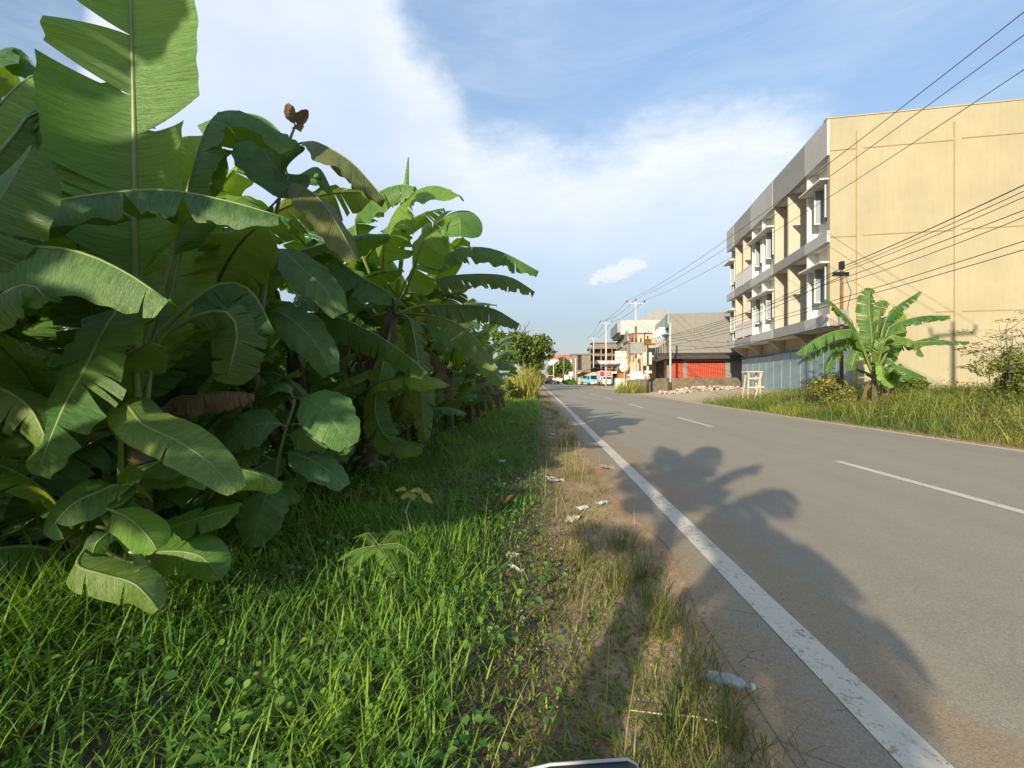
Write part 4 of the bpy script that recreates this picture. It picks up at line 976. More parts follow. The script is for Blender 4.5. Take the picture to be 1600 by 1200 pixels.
    leaf(b, [sb, at(-190, 430, 2.4), at(-60, 240, 2.6), at(20, 140, 2.7), at(75, 108, 2.8), at(120, 118, 2.85), at(155, 145, 2.9)], .27, (0, -.3, 1), .3, (-.9, -.95), -.35, (4, 5), .3, 33, 'banana_young', rr=(.016, .004), wav=.025, M_=6, N=56)
    leaf(b, [sb, at(-120, 560, 2.0), at(-50, 505, 1.95), at(10, 455, 1.9), at(50, 445, 1.88), at(76, 470, 1.88)], .15, (0, -.6, 1), .3, (-.7, -.6), -.5, 2, .15, 34, 'banana', M_=5)
    leaf(b, [sb, at(-200, 400, 2.3), at(-90, 330, 2.4), at(10, 225, 2.5), at(55, 170, 2.55), at(78, 205, 2.55), at(88, 262, 2.55)], .16, (.3, -.8, .4), .4, (-.5, -.5), -.4, 4, .25, 35, 'banana', M_=5)
    leaf(b, [sb, at(-140, 620, 2.2), at(-30, 600, 2.2), at(40, 630, 2.15), at(75, 690, 2.1)], .17, (0, -.6, 1), .3, (-.6, -.5), -.4, 5, .2, 36, 'banana_worn', M_=5)
    leaf(b, [sb, at(-190, 300, 2.7), at(-90, 160, 2.8), at(-20, 90, 2.9), at(30, 75, 3.0), at(70, 130, 3.0)], .22, UPZ, .35, (-.7, -.7), -.5, 7, .3, 38, 'banana', M_=5)

    c = empty('banana_sucker', (-1.75, 2.25, float(gz(-1.75, 2.25))), 'young banana shoot with one glowing yellow green folded leaf low in the shade', 'banana plant')
    cs = Vector((-1.75, 2.25, .05)); q0 = at(150, 790, 2.2)
    s = MB(); s.tube([cs, cs + Vector((-.05, 0, .25)), q0], [.035, .025, .015], 8); s.build('stem', M['petiole'], c, rel=True)
    leaf(c, [q0, at(178, 798, 2.15), at(205, 812, 2.1), at(230, 836, 2.05), at(246, 858, 2.02)], .11, (.3, -.5, 1), .25, (-1.0, -.25), -.2, 0, .1, 41, 'banana_young', rr=(.008, .002), wav=.01, sweep=0)
    leaf(c, [q0, at(170, 770, 2.35), at(225, 830, 2.4), at(300, 812, 2.4), at(374, 792, 2.4)], .1, (0, -.8, 1), .3, (-.2, -.3), -.3, 1, .1, 42, 'banana', rr=(.009, .002))
    leaf(c, [q0 + Vector((0, 0, -.15)), at(120, 880, 2.0), at(160, 897, 1.95), at(210, 912, 1.92), at(248, 952, 1.92)], .11, (0, -.7, 1), .2, (-.7, -.4), -.3, 2, .2, 43, 'banana_worn', rr=(.008, .003))
    leaf(c, [q0 + Vector((0, 0, -.1)), at(170, 830, 2.15), at(150, 850, 2.1), at(140, 885, 2.1)], .05, (.5, -1, .2), .2, (-.3, -.3), -.3, 0, .1, 44, 'banana', rr=(.007, .002))
    leaf(c, [q0 + Vector((0, 0, -.2)), at(210, 880, 2.3), at(250, 862, 2.3), at(310, 868, 2.3), at(345, 905, 2.3)], .13, (0, -1, .6), .2, (-.2, -.3), -.4, 1, .1, 45, 'banana', rr=(.009, .002))
near_plants()

# ---- the two broad leaved saplings
def sapling():
    B = Vector((-2.02, 3.75, float(gz(-2.02, 3.75))))
    e = empty('broadleaf_sapling', B, 'tall thin sapling with big drooping oval leaves and a withered brown tip', 'sapling')
    Y = 3.6
    s = MB(); pts = [B, at(397, 720, Y + .1), at(400, 620, Y), at(405, 520, Y), at(420, 400, Y), at(438, 300, Y), at(452, 220, Y), at(462, 195, Y)]
    s.tube(pts, [.024, .022, .02, .019, .017, .014, .012, .008], 8); s.build('trunk', M['twig'], e, rel=True)
    def lf(pts, hw, up, fold, curl, seed, bl='teak', b0=.1): leaf(e, pl(*pts), hw, up, b0, fold, curl, 0, .1, seed, bl, 'broad', rr=(.008, .003), wav=.02, sweep=.16)
    lf([(451, 222, 3.6), (420, 190, 3.55), (390, 178, 3.5), (350, 180, 3.45), (308, 196, 3.4)], .24, (0, -.2, 1), (-.7, -.9), -.3, 1)
    lf([(446, 262, 3.6), (450, 280, 3.5), (436, 268, 3.4), (415, 240, 3.35), (390, 206, 3.35)], .25, (.3, -1, .3), (.15, .2), .2, 2)
    lf([(452, 228, 3.6), (478, 222, 3.5), (500, 224, 3.4), (545, 250, 3.3), (575, 280, 3.3), (602, 312, 3.3)], .19, (.3, .1, 1), (-.8, -.5), -.3, 3, 'teak_olive')
    lf([(446, 285, 3.6), (470, 290, 3.4), (500, 312, 3.3), (530, 355, 3.3), (558, 408, 3.3)], .19, (.7, -.6, .6), (-.3, -.3), -.4, 4, 'teak_olive')
    lf([(424, 385, 3.6), (445, 395, 3.45), (478, 425, 3.3), (510, 455, 3.25), (532, 492, 3.25)], .15, (.2, -1, .5), (-.05, -.1), -.3, 5)
    lf([(408, 490, 3.6), (435, 488, 3.4), (470, 512, 3.3), (498, 545, 3.3), (518, 585, 3.3)], .155, (.1, -1, .5), (-.05, -.1), -.35, 6)
    lf([(418, 400, 3.6), (390, 430, 3.55), (355, 480, 3.5), (330, 565, 3.5)], .155, (-.3, -1, .3), (-.25, -.2), -.4, 7, 'teak_olive')
    lf([(436, 310, 3.6), (412, 330, 3.7), (380, 342, 3.7), (330, 372, 3.7)], .15, (0, -.5, 1), (-.5, -.5), -.4, 8)
    lf([(440, 290, 3.6), (470, 272, 3.9), (498, 262, 4.0), (520, 300, 4.1)], .16, (0, -.5, 1), (-.5, -.5), -.3, 9)
    lf([(403, 540, 3.6), (380, 560, 3.6), (345, 590, 3.6), (300, 640, 3.6)], .12, (-.2, -1, .4), (-.2, -.2), -.4, 10)
    lf([(400, 585, 3.6), (425, 582, 3.55), (450, 594, 3.5), (476, 618, 3.45)], .12, (0, -.4, 1), (-.6, -.5), -.4, 12, 'teak_olive', .3)
    for i, (p, q) in enumerate((((461, 196, 3.6), (449, 162, 3.58)), ((463, 197, 3.58), (481, 172, 3.55)), ((463, 197, 3.56), (470, 206, 3.5)))):
        a, b_ = at(*p), at(*q)
        leaf(e, [a, a.lerp(b_, .5) + Vector((.01, 0, 0)), b_], .06, (.2 if i else -.2, -1, 0), .05, (.3, .35), .6, 0, .1, 70 + i, 'banana_dead', 'broad', 'withered_leaf', rr=(.006, .003), wav=.012)

    B2 = Vector((-1.80, 3.35, float(gz(-1.80, 3.35))))
    e = empty('broadleaf_shrub', B2, 'low shrub with large round pale veined leaves beside the trunk of the tall sapling', 'shrub')
    s = MB(); s.tube([B2, at(425, 790, 3.35), at(433, 725, 3.3), at(446, 672, 3.3), at(457, 640, 3.3), at(461, 620, 3.3)], [.018, .016, .014, .012, .011, .009], 8); s.build('trunk', M['petiole'], e, rel=True)
    def lf(pts, hw, up, fold, curl, seed, bl='teak', b0=.08): leaf(e, pl(*pts), hw, up, b0, fold, curl, 0, .1, seed, bl, 'broad', rr=(.006, .002), wav=.014, sweep=.16)
    lf([(450, 668, 3.3), (435, 662, 3.25), (405, 662, 3.2), (378, 675, 3.15), (350, 697, 3.15)], .155, (0, -1, .5), (-.05, -.1), -.3, 51)
    lf([(460, 622, 3.3), (480, 624, 3.2), (505, 640, 3.15), (528, 668, 3.1), (546, 698, 3.1)], .185, (.25, -1, .6), (.0, -.05), -.3, 52)
    lf([(452, 664, 3.3), (478, 662, 3.3), (510, 672, 3.3), (548, 704, 3.3)], .13, (0, -.6, 1), (-.3, -.3), -.4, 53)
    lf([(447, 680, 3.3), (465, 678, 3.2), (490, 684, 3.15), (512, 700, 3.15)], .12, (0, -.8, .8), (-.6, .1), -.5, 54)
    lf([(442, 708, 3.3), (460, 708, 3.2), (500, 726, 3.1), (540, 760, 3.05)], .125, (.2, -.9, 1), (-.05, -.2), -.3, 55)
    lf([(434, 752, 3.3), (450, 752, 3.25), (470, 745, 3.2), (492, 744, 3.2)], .075, (0, -.7, 1), (-.2, -.2), -.3, 56)
    lf([(430, 762, 3.3), (418, 770, 3.15), (405, 805, 3.05), (394, 854, 3.0)], .165, (.1, -1, .35), (-.05, -.1), -.2, 57)
    lf([(424, 790, 3.3), (395, 815, 3.2), (365, 845, 3.1), (335, 885, 3.05)], .145, (-.1, -1, .6), (-.1, -.1), -.3, 58)
    lf([(460, 624, 3.3), (445, 600, 3.35), (425, 600, 3.4), (400, 618, 3.4)], .11, (0, -.3, 1), (-.4, -.4), -.4, 59)
    lf([(458, 630, 3.32), (440, 615, 3.5), (415, 625, 3.6), (390, 655, 3.6)], .14, (0, -.8, .8), (-.3, -.3), -.4, 60)
sapling()

# ---- second clump, the one whose long leaves reach out towards the road
def mid_clump():
    G_ = 'banana plants of the roadside grove'
    B = Vector((-1.72, 5.3, float(gz(-1.72, 5.3))))
    e = empty('banana_plant', B, 'banana plant with thick brown stem and leaf fan reaching over the road side', 'banana plant', G_)
    stem_mesh(e, 2.1, .13, (.25, .3), 5)
    T0 = Vector((-1.47, 5.6, 2.1)); Y = 5.6
    J = lambda *pp: [T0] + pl(*pp)
    s = MB(); s.tube([T0, at(628, 400, Y), at(634, 300, Y), at(638, 246, Y)], [.03, .028, .04, .008], 8); s.build('rolled_leaf', M['banana_young'], e, rel=True)
    leaf(e, J((598, 420, 5.2), (608, 350, 5.0), (640, 305, 4.9), (680, 290, 4.8), (720, 306, 4.75)), .36, (.1, -.8, .9), .3, (-.2, -.5), -.4, (3, 6), .3, 101, 'banana_young', M_=6)
    leaf(e, J((640, 440, 5.2), (660, 380, 4.9), (690, 345, 4.8), (716, 338, 4.7), (720, 370, 4.6)), .33, (.1, -1, .7), .25, (-.1, -.3), -.4, (3, 4), .25, 102, 'banana', M_=6)
    leaf(e, J((575, 420, 5.3), (555, 345, 5.2), (590, 302, 5.0), (625, 288, 4.9), (648, 292, 4.85)), .26, (0, -.5, 1), .35, (-.8, -.7), -.4, 5, .25, 103, 'banana', M_=5)
    leaf(e, J((640, 430, 5.7), (690, 396, 5.9), (745, 386, 6.0), (790, 396, 6.1), (842, 424, 6.2)), .25, (0, -.4, 1), .28, (-.75, -.6), -.45, (8, 8), .2, 104, 'banana', wav=.02, M_=5)
    leaf(e, J((640, 450, 5.9), (700, 432, 6.3), (760, 428, 6.5), (800, 434, 6.6), (836, 456, 6.7)), .24, (0, -.4, 1), .3, (-.8, -.6), -.4, (10, 8), .22, 105, 'banana_worn', M_=5)
    leaf(e, J((610, 460, 4.9), (560, 430, 4.6), (520, 400, 4.5), (490, 372, 4.5)), .26, (0, -.6, 1), .25, (-.5, -.5), -.4, 4, .2, 106, 'banana', M_=5)
    leaf(e, J((640, 490, 5.5), (690, 496, 5.4), (735, 520, 5.3), (778, 574, 5.2)), .22, (.2, -.5, 1), .25, (-.8, -.7), -.5, 10, .25, 108, 'banana_worn', M_=5)
    leaf(e, J((660, 476, 5.9), (720, 476, 6.4), (770, 482, 6.6), (812, 506, 6.7)), .25, UPZ, .2, (-1.2, -1.0), -.5, 18, .25, 109, 'banana_worn', M_=5)
    leaf(e, [at(560, 620, 5.2), at(590, 598, 4.9), at(640, 588, 4.7), at(680, 592, 4.6), at(702, 602, 4.6)], .15, (0, -.6, 1), .15, (-.5, -.4), -.4, 2, .15, 110, 'banana_young', M_=5)
    leaf(e, J((640, 500, 5.2), (652, 560, 5.1), (660, 640, 5.05), (664, 690, 5.05)), .16, (.2, -1, .2), .2, (-.3, -.3), -.8, 14, .4, 111, 'banana_worn', name='dead_leaf', M_=4)
    leaf(e, J((610, 520, 5.3), (600, 560, 5.2), (590, 620, 5.2), (588, 680, 5.2)), .13, (-.2, -1, .2), .1, (-.6, -.6), -.8, 14, .4, 112, 'banana_dead', name='dead_leaf', M_=4)
    leaf(e, J((700, 520, 6.0), (750, 548, 6.2), (785, 600, 6.2)), .2, (.2, -.7, 1), .2, (-.4, -.4), -.4, 6, .2, 113, 'banana', M_=5)
    leaf(e, J((600, 560, 5.0), (585, 640, 4.9), (610, 690, 4.7), (660, 700, 4.6)), .17, (0, -.8, .8), .3, (-.3, -.3), -.3, 3, .2, 114, 'banana', M_=5)
    leaf(e, J((560, 440, 5.2), (530, 460, 5.0), (500, 520, 4.9), (485, 600, 4.9)), .22, (-.1, -1, .3), .2, (-.3, -.3), -.5, 6, .2, 115, 'banana', M_=5)
mid_clump()

e2 = banana_plant(-2.42, 4.95, 1.62, 6, 1.7, 'banana plant sending one long straight drooping leaf out below the leaf fan', 190, 'banana plants of the roadside grove', dead=2, th1=(1.6, 2.3))
leaf(e2, [Vector((-2.42, 4.95, float(gz(-2.42, 4.95)) + 1.62)), at(485, 492, 4.6), at(530, 496, 4.4), at(590, 524, 4.3), at(640, 558, 4.2), at(668, 582, 4.15)], .22, (.2, -.5, 1), .15, (-.85, -.7), -.4, (6, 6), .15, 107, 'banana', wav=.02, M_=5, N=54)
# ---- the rest of the grove
GRV = 'banana plants of the roadside grove'
F = [   # x, y, stem height, leaves, leaf length, label
    (-1.55, 7.4, 1.9, 9, 2.0, 'banana plant with ragged hanging fronds just beyond the thick brown stemmed one'),
    (-1.35, 9.6, 1.7, 9, 1.9, 'banana plant third from the leaf fan, dead brown leaves hanging low to the grass'),
    (-1.2, 12.2, 1.6, 8, 1.8, 'banana plant in the middle of the receding front row, dark and drooping'),
    (-1.0, 15.0, 1.5, 8, 1.8, 'banana plant near the far end of the front row, before the tall yellowish canes'),
    (-.9, 18.5, 1.3, 7, 1.7, 'farthest banana plant of the front row next to the tall yellowish canes'),
    (-2.9, 4.0, 1.7, 9, 2.1, 'banana plant half hidden behind the tall thin sapling'),
    (-2.5, 6.6, 2.2, 9, 2.2, 'tall banana plant behind the leaf fan, its top showing above the sapling leaves'),
]
for i, (x, y, h, n, l, lb) in enumerate(F): banana_plant(x, y, h, n + 3, l, lb, 200 + i, GRV, dead=5, th1=(1.5, 2.3), hw=.32)
back = [(-4.1, 3.1, 1.9, 2.2), (-3.9, 5.4, 2.2, 2.2), (-5.4, 4.3, 2.1, 2.2), (-3.4, 8.6, 2.2, 2.1), (-2.7, 10.8, 2.0, 2.0), (-5.2, 7.6, 2.4, 2.2), (-4.6, 11.5, 2.2, 2.1), (-2.4, 14.0, 1.8, 2.0), (-7.0, 6.0, 2.4, 2.3),
        (-2.2, 17.5, 1.6, 1.9), (-7.5, 10.5, 2.4, 2.2), (-4.0, 15.5, 2.0, 2.0), (-9.5, 8.0, 2.5, 2.2)]
for i, (x, y, h, l) in enumerate(back):
    banana_plant(x, y, h, 10, l, 'banana plant in the crowded shade behind the front row', 300 + i, 'banana plants crowded behind the front row', dead=1, th1=(1.4, 2.1))
shoots = [(-2.95, 2.35, .2, .95), (-2.45, 2.55, .15, .85), (-3.5, 2.15, .3, 1.1), (-2.25, 3.1, .15, .8), (-2.6, 3.7, .25, 1.0), (-1.95, 4.1, .15, .8), (-1.6, 5.9, .5, 1.1), (-1.7, 7.2, .5, 1.2), (-1.5, 8.9, .4, 1.1), (-1.35, 10.9, .5, 1.2), (-1.2, 13.4, .5, 1.2), (-1.1, 16.2, .5, 1.2), (-2.2, 9.8, .8, 1.5), (-1.9, 12.6, .7, 1.5), (-2.75, 2.75, .7, 1.5), (-3.6, 2.6, .9, 1.7), (-2.5, 3.3, .5, 1.3), (-3.3, 3.6, .8, 1.6), (-4.2, 3.4, .9, 1.7), (-2.3, 4.6, .6, 1.4), (-3.0, 5.0, .8, 1.5), (-2.0, 6.2, .6, 1.3), (-2.7, 7.6, .8, 1.5), (-1.95, 8.6, .5, 1.2), (-1.8, 10.8, .5, 1.2), (-3.9, 1.9, .9, 1.7)]
for i, (x, y, h, l) in enumerate(shoots):
    banana_plant(x, y, h, 7, l, 'young banana shoot low in the shade between the taller plants', 350 + i, 'young banana shoots low in the shade', hw=.22, dead=1, th1=(1.2, 2.3), worn=.35)
beh = [(-1.85, -2.7, 2.7, 1.4, 10), (-.95, -2.5, 1.75, .7, 10), (-3.85, -.5, 1.9, 1.6, 11), (-4.6, -1.0, 3.2, 2.0, 14), (-5.5, -3.0, 2.6, 2.1, 10)]
for i, (x, y, h, l, n) in enumerate(beh):
    banana_plant(x, y, h, n, l, 'banana plant of the same grove standing behind the viewer', 400 + i, 'banana plants behind the viewer', dead=0, th1=((1.1, 1.75) if i == 0 or x in (-1.85, -.95) else (1.3, 2.1)), hw=.34)

# ---- the banana clump across the road
Rp = Vector((pxy(1366, 14.5), 14.5, 0)); Rp.z = float(gz(Rp.x, Rp.y))
e = empty('banana_plant', Rp, 'sunlit banana plant on the grass bank before the pale yellow wall', 'banana plant')
stem_mesh(e, .95, .12, (0, 0), 77)
T0 = Rp + Vector((0, 0, .9)); Yb = 14.5
def rl(pts, hw, up, b0, fold, curl, tears, seed, bl='banana', nm='leaf'): leaf(e, [T0] + pl(*pts), hw, up, b0, fold, curl, int(tears * 2.2), .25, seed, bl, 'banana', nm, rr=(.03, .006), M_=5)
rl([(1362, 520, 14.4), (1358, 480, 14.4), (1360, 455, 14.5), (1366, 458, 14.5)], .36, (0, -1, .2), .25, (-.3, -.3), -.5, 8, 501)
rl([(1340, 520, 14.3), (1310, 482, 14.0), (1296, 470, 13.9), (1288, 468, 13.9)], .26, (0, -.7, 1), .3, (-.4, -.4), -.4, 4, 502)
rl([(1340, 525, 14.2), (1318, 515, 14.0), (1285, 525, 13.9), (1244, 552, 13.8)], .30, (0, -.6, 1), .22, (-.6, -.5), -.4, 10, 503)
rl([(1340, 532, 14.6), (1310, 535, 14.6), (1282, 545, 14.6), (1252, 562, 14.6)], .28, (0, -.4, 1), .25, (-.8, -.8), -.4, 10, 504)
rl([(1380, 510, 14.6), (1400, 480, 14.8), (1420, 466, 15.0), (1437, 455, 15.0)], .25, UPZ, .28, (-1.0, -.9), -.3, 14, 505)
rl([(1385, 520, 14.4), (1400, 505, 14.3), (1440, 494, 14.2), (1484, 493, 14.2)], .26, UPZ, .2, (-1.0, -.9), -.4, 14, 506)
rl([(1385, 530, 14.0), (1410, 527, 13.9), (1430, 535, 13.8), (1444, 556, 13.8)], .28, (.1, -.7, 1), .15, (-.5, -.5), -.4, 10, 507, 'banana_worn')
rl([(1392, 540, 15), (1420, 535, 15.2), (1450, 528, 15.4), (1466, 524, 15.4)], .3, (0, -.5, 1), .25, (-.6, -.6), -.4, 5, 508)
rl([(1390, 545, 14.6), (1420, 536, 14.6), (1460, 533, 14.6), (1514, 534, 14.6)], .17, (0, -.8, .8), .42, (-.3, -.4), -.3, 3, 509)
rl([(1390, 540, 15.2), (1398, 510, 15.4), (1400, 485, 15.5), (1400, 478, 15.5)], .42, (0, -1, .1), .25, (.0, -.0), .1, 1, 510, 'banana_young')
rl([(1350, 530, 14.7), (1330, 530, 15.0), (1306, 548, 15.2), (1290, 580, 15.2)], .26, (0, -.5, 1), .22, (-.7, -.6), -.4, 8, 515)
rl([(1375, 520, 14.9), (1385, 495, 15.2), (1395, 500, 15.4), (1412, 530, 15.5)], .3, (0, -.5, 1), .22, (-.6, -.6), -.4, 7, 516)
rl([(1372, 500, 14.8), (1378, 478, 14.9), (1384, 470, 15.0), (1390, 476, 15.0)], .28, (0, -.8, .6), .25, (-.5, -.5), -.4, 8, 517, 'banana_worn')
rl([(1345, 545, 14.4), (1335, 560, 14.3), (1330, 575, 14.3), (1322, 560, 14.3)], .18, (0, -.8, .8), .2, (-.4, -.4), -.4, 6, 511)
rl([(1385, 560, 14.0), (1400, 570, 13.9), (1415, 575, 13.8), (1448, 590, 13.8)], .2, (0, -.8, 1), .25, (-.4, -.4), -.4, 4, 512)
rl([(1376, 570, 14.0), (1380, 590, 13.9), (1396, 605, 13.8)], .16, (0, -1, .4), .2, (-.3, -.3), -.3, 3, 513, 'banana_young')
for k, a in enumerate((0.5, 2.2, 4.0, 5.2)):
    leaf(e, arc(T0 + Vector((.1 * math.sin(a), .1 * math.cos(a), -.05)), a, .8, 2.3, 3.12, .5), .12, UPZ, .15, (-.9, -.9), -.9, 14, .5, 520 + k, 'banana_dead', name='dead_leaf', M_=3)
banana_plant(Rp.x + .75, 14.9, .4, 6, 1.1, 'short banana shoot with upright bright leaves right of the sunlit banana plant', 541, hw=.2, dead=1, worn=.1, th1=(.9, 1.7))
banana_plant(Rp.x + 1.5, 15.4, .1, 5, .75, 'smallest banana shoot at the foot of the pale yellow wall', 542, hw=.17, dead=0, worn=.1, th1=(1.2, 1.9))
# ------------------------------------------------------------------ grass and small plants
def value_noise(x, y, sc, seed):
    rg = np.random.default_rng(seed); tb = rg.random((64, 64))
    X_, Y_ = x * sc, y * sc; xi, yi = np.floor(X_).astype(int), np.floor(Y_).astype(int); fx, fy = X_ - xi, Y_ - yi
    fx, fy = fx * fx * (3 - 2 * fx), fy * fy * (3 - 2 * fy); g = lambda i, j: tb[i % 64, j % 64]
    return (g(xi, yi) * (1 - fx) + g(xi + 1, yi) * fx) * (1 - fy) + (g(xi, yi + 1) * (1 - fx) + g(xi + 1, yi + 1) * fx) * fy

def scatter(n, x0, x1, y0, y1, dens, seed):
    rg = np.random.default_rng(seed); x = rg.uniform(x0, x1, n); y = rg.uniform(y0, y1, n)
    k = rg.random(n) < dens(x, y); return x[k], y[k], rg

def blades(name, x, y, rg, ln, wd, lean, mat_, z=None, tint=None, bend=(.4, 1.3), clump=None):
    """every blade: 4 cross sections, bent over; one mesh"""
    n = len(x); L = rg.uniform(*ln, n) * (.7 + .6 * value_noise(x, y, 1.3, 5)) * (1 if clump is None else clump); Wd = rg.uniform(*wd, n)
    a = rg.uniform(0, 6.283, n); th0 = np.abs(rg.normal(0, lean, n)); be = rg.uniform(*bend, n)
    z = gz(x, y) if z is None else z
    ts = np.array([0, .35, .7, 1.0]); ww = np.array([.8, 1.0, .7, .08])
    P = np.stack([x, y, z - .01], -1); rows = []
    pos = P.copy()
    sx, sy = np.cos(a + 1.5708), np.sin(a + 1.5708); tw = rg.uniform(-.6, .6, n)
    for k in range(4):
        if k:
            th = th0 + be * ts[k] ** 1.3; d = (ts[k] - ts[k - 1]) * L
            pos = pos + np.stack([np.cos(a) * np.sin(th) * d, np.sin(a) * np.sin(th) * d, np.cos(th) * d], -1)
        hw_ = (Wd * ww[k] * .5)[:, None]; side = np.stack([np.cos(a + 1.5708 + tw * ts[k]), np.sin(a + 1.5708 + tw * ts[k]), np.zeros(n)], -1)
        rows += [pos - side * hw_, pos + side * hw_]
    V = np.stack(rows, 1).reshape(-1, 3); b = np.arange(n)[:, None] * 8
    F = np.concatenate([b + np.array([0, 1, 3, 2]), b + np.array([2, 3, 5, 4]), b + np.array([4, 5, 7, 6])])
    tint = rg.random(n) if tint is None else np.clip(tint, 0, 1)
    uv = np.stack([np.repeat(tint, 8), np.tile(np.repeat(ts, 2), n)], -1)
    return np_mesh(name, V, F, uv, mat_)

def leaflets(name, P, size, rg, mat_, up=None, spread=1.0, ratio=.5, parent=None, tint=None):
    """small folded oval leaves at points P, facing roughly up/outwards"""
    n = len(P); d = rg.normal(0, 1, (n, 3)); d /= np.linalg.norm(d, axis=1)[:, None]
    nr = d * spread + (np.array([0, 0, 1.0]) if up is None else up); nr /= np.linalg.norm(nr, axis=1)[:, None] + 1e-9
    t = np.cross(nr, rg.normal(0, 1, (n, 3))); t /= np.linalg.norm(t, axis=1)[:, None] + 1e-9; s_ = np.cross(nr, t)
    L = (rg.uniform(.6, 1.3, n) * size)[:, None]; W_ = L * ratio * .5
    v = [P, P + t * L * .3 + s_ * W_ * .85 + nr * L * .05, P + t * L * .65 + s_ * W_ * .9 + nr * L * .03, P + t * L - nr * L * .18, P + t * L * .65 - s_ * W_ * .9 + nr * L * .03, P + t * L * .3 - s_ * W_ * .85 + nr * L * .05]
    V = np.stack(v, 1).reshape(-1, 3); b = np.arange(n)[:, None] * 6
    F = np.concatenate([b + np.array([0, 1, 2, 3]), b + np.array([0, 3, 4, 5])])
    tint = rg.random(n) if tint is None else np.clip(tint, 0, 1)
    uv = np.stack([np.repeat(tint, 6), np.tile(np.array([.3, .4, .6, .8, .6, .4]), n)], -1)
    return np_mesh(name, V, F, uv, mat_, parent)

def stuff(o, label, cat): return tag(o, label, cat, kind='stuff')
lat = lambda x, y: XL(y) - x       # distance to the left of the left edge line
nz = value_noise
bare = lambda x, y: smooth(nz(x, y, 1.1, 11) * .65 + nz(x, y, 3.1, 12) * .35, .42, .6)

# lush verge grass, longest beside the grove
def dens_l(x, y):
    l = lat(x, y); d = smooth(l + .5 * (nz(x, y, 1.3, 77) - .5), 1.25, 1.8) * (.55 + .45 * nz(x, y, 2.2, 3)); d = d * (1 - .45 * smooth(l, 4.2, 6.0))
    return d * np.interp(y, [0, 3, 5, 9, 16, 40], [1, 1, .62, .3, .13, .05])
x, y, rg = scatter(330000, -4.6, 1.4, .75, 30, dens_l, 1)
l = lat(x, y)
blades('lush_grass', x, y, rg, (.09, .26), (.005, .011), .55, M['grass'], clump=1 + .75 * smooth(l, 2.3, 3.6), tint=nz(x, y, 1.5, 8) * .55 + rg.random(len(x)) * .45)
stuff(bpy.context.scene.objects['lush_grass'], 'long fresh green grass covering the verge below the banana plants', 'grass')
# far verge, broader blades because it is seen from far
x, y, rg = scatter(60000, -1.5, 4.6, 8, 70, lambda x, y: smooth(lat(x, y), .9, 1.5) * smooth(3.6 - lat(x, y), 0, .4) * (.5 + .5 * nz(x, y, 1.4, 3)) * np.interp(y, [8, 14, 70], [.1, .6, .9]), 2)
stuff(blades('verge_grass', x, y, rg, (.16, .34), (.012, .022), .45, M['grass'], tint=.25 + rg.random(len(x)) * .6), 'tall green grass narrowing along the far left verge', 'grass')
# short creeping carpet grass between the lush grass and the bare soil
def dens_c(x, y):
    l = lat(x, y); return smooth(l, .45, .9) * (1 - smooth(l, 1.9, 2.6)) * (1 - .93 * bare(x, y) * np.interp(y, [2.8, 3.8], [.55, 1]) * (1 - .8 * smooth(l, 1.15, 1.6))) * np.interp(y, [0, 3, 3.8, 5, 9, 12, 30], [1, .85, .45, .3, .25, .2, .08])
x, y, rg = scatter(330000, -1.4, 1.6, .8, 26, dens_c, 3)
stuff(blades('carpet_grass', x, y, rg, (.025, .075), (.006, .011), .85, M['carpet'], bend=(.5, 1.5), tint=nz(x, y, 2.0, 9) * .45 + rg.random(len(x)) * .5 + .22 * (1 - smooth(lat(x, y), .9, 1.5)) - .1), 'short creeping grass with straw among it beside the bare soil', 'grass')  # yellow raised towards the asphalt: dry blades plus painted warmth for the golden sunlit patch
# grit and small stones
x, y, rg = scatter(26000, -.6, 3.0, .9, 14, lambda x, y: np.clip(smooth(lat(x, y), .1, .5) * (1 - smooth(lat(x, y), 1.3, 1.9)) + .12 * (np.abs(lat(x, y) - .2) < .45), 0, 1) * nz(x, y, 2.4, 61) * np.interp(y, [1, 5, 14], [1, .7, .3]), 17)
P = np.stack([x, y, np.maximum(gz(x, y), .006)], -1); n = len(P); r_ = rg.uniform(.002, .009, n) * (1 + (rg.random(n) < .04) * 1.5)
a_ = rg.uniform(0, 6.28, n); V = []
for k, (dx_, dy_, dz_) in enumerate(((1, 0, 0), (0, 1, 0), (-1, .2, 0), (.1, -1, 0), (.1, .1, .9))):
    c_, s_ = np.cos(a_), np.sin(a_); V.append(P + np.stack([(c_ * dx_ - s_ * dy_) * r_, (s_ * dx_ + c_ * dy_) * r_, dz_ * r_ - .001], -1))
V = np.stack(V, 1).reshape(-1, 3); b_ = np.arange(n)[:, None] * 5
Fq = np.concatenate([b_ + np.array(q) for q in ((0, 1, 4), (1, 2, 4), (2, 3, 4), (3, 0, 4))])
stuff(np_mesh('grit', V, Fq, np.zeros((len(V), 2)), plain('grit_stone', (.3, .24, .17), .95, .5, 9)), 'small stones and grit on the bare soil beside the asphalt', 'gravel')
# dry tufts along the broken edge of the asphalt
rg = np.random.default_rng(4); tx, ty = [], []
for i in range(210):
    yy = .9 + 34 * rg.random() ** 2.0; ll = rg.normal(.72, .17)
    if nz(np.array([yy]), np.array([3.0]), .9, 21)[0] < .47: continue
    if ll < .5: ll = .5 + rg.random() * .12
    k = int(rg.integers(16, 60)); r_ = rg.uniform(.025, .075) * (1 + yy / 15)
    tx.append(XL(yy) - ll + rg.normal(0, r_, k)); ty.append(yy + rg.normal(0, r_ * 1.3, k))
x, y = np.concatenate(tx), np.concatenate(ty)
stuff(blades('edge_tufts', x, y, rg, (.08, .22), (.003, .006), .35, M['dry'], tint=.05 + rg.random(len(x)) * .6), 'wispy half dry grass tufts along the broken asphalt edge', 'grass')
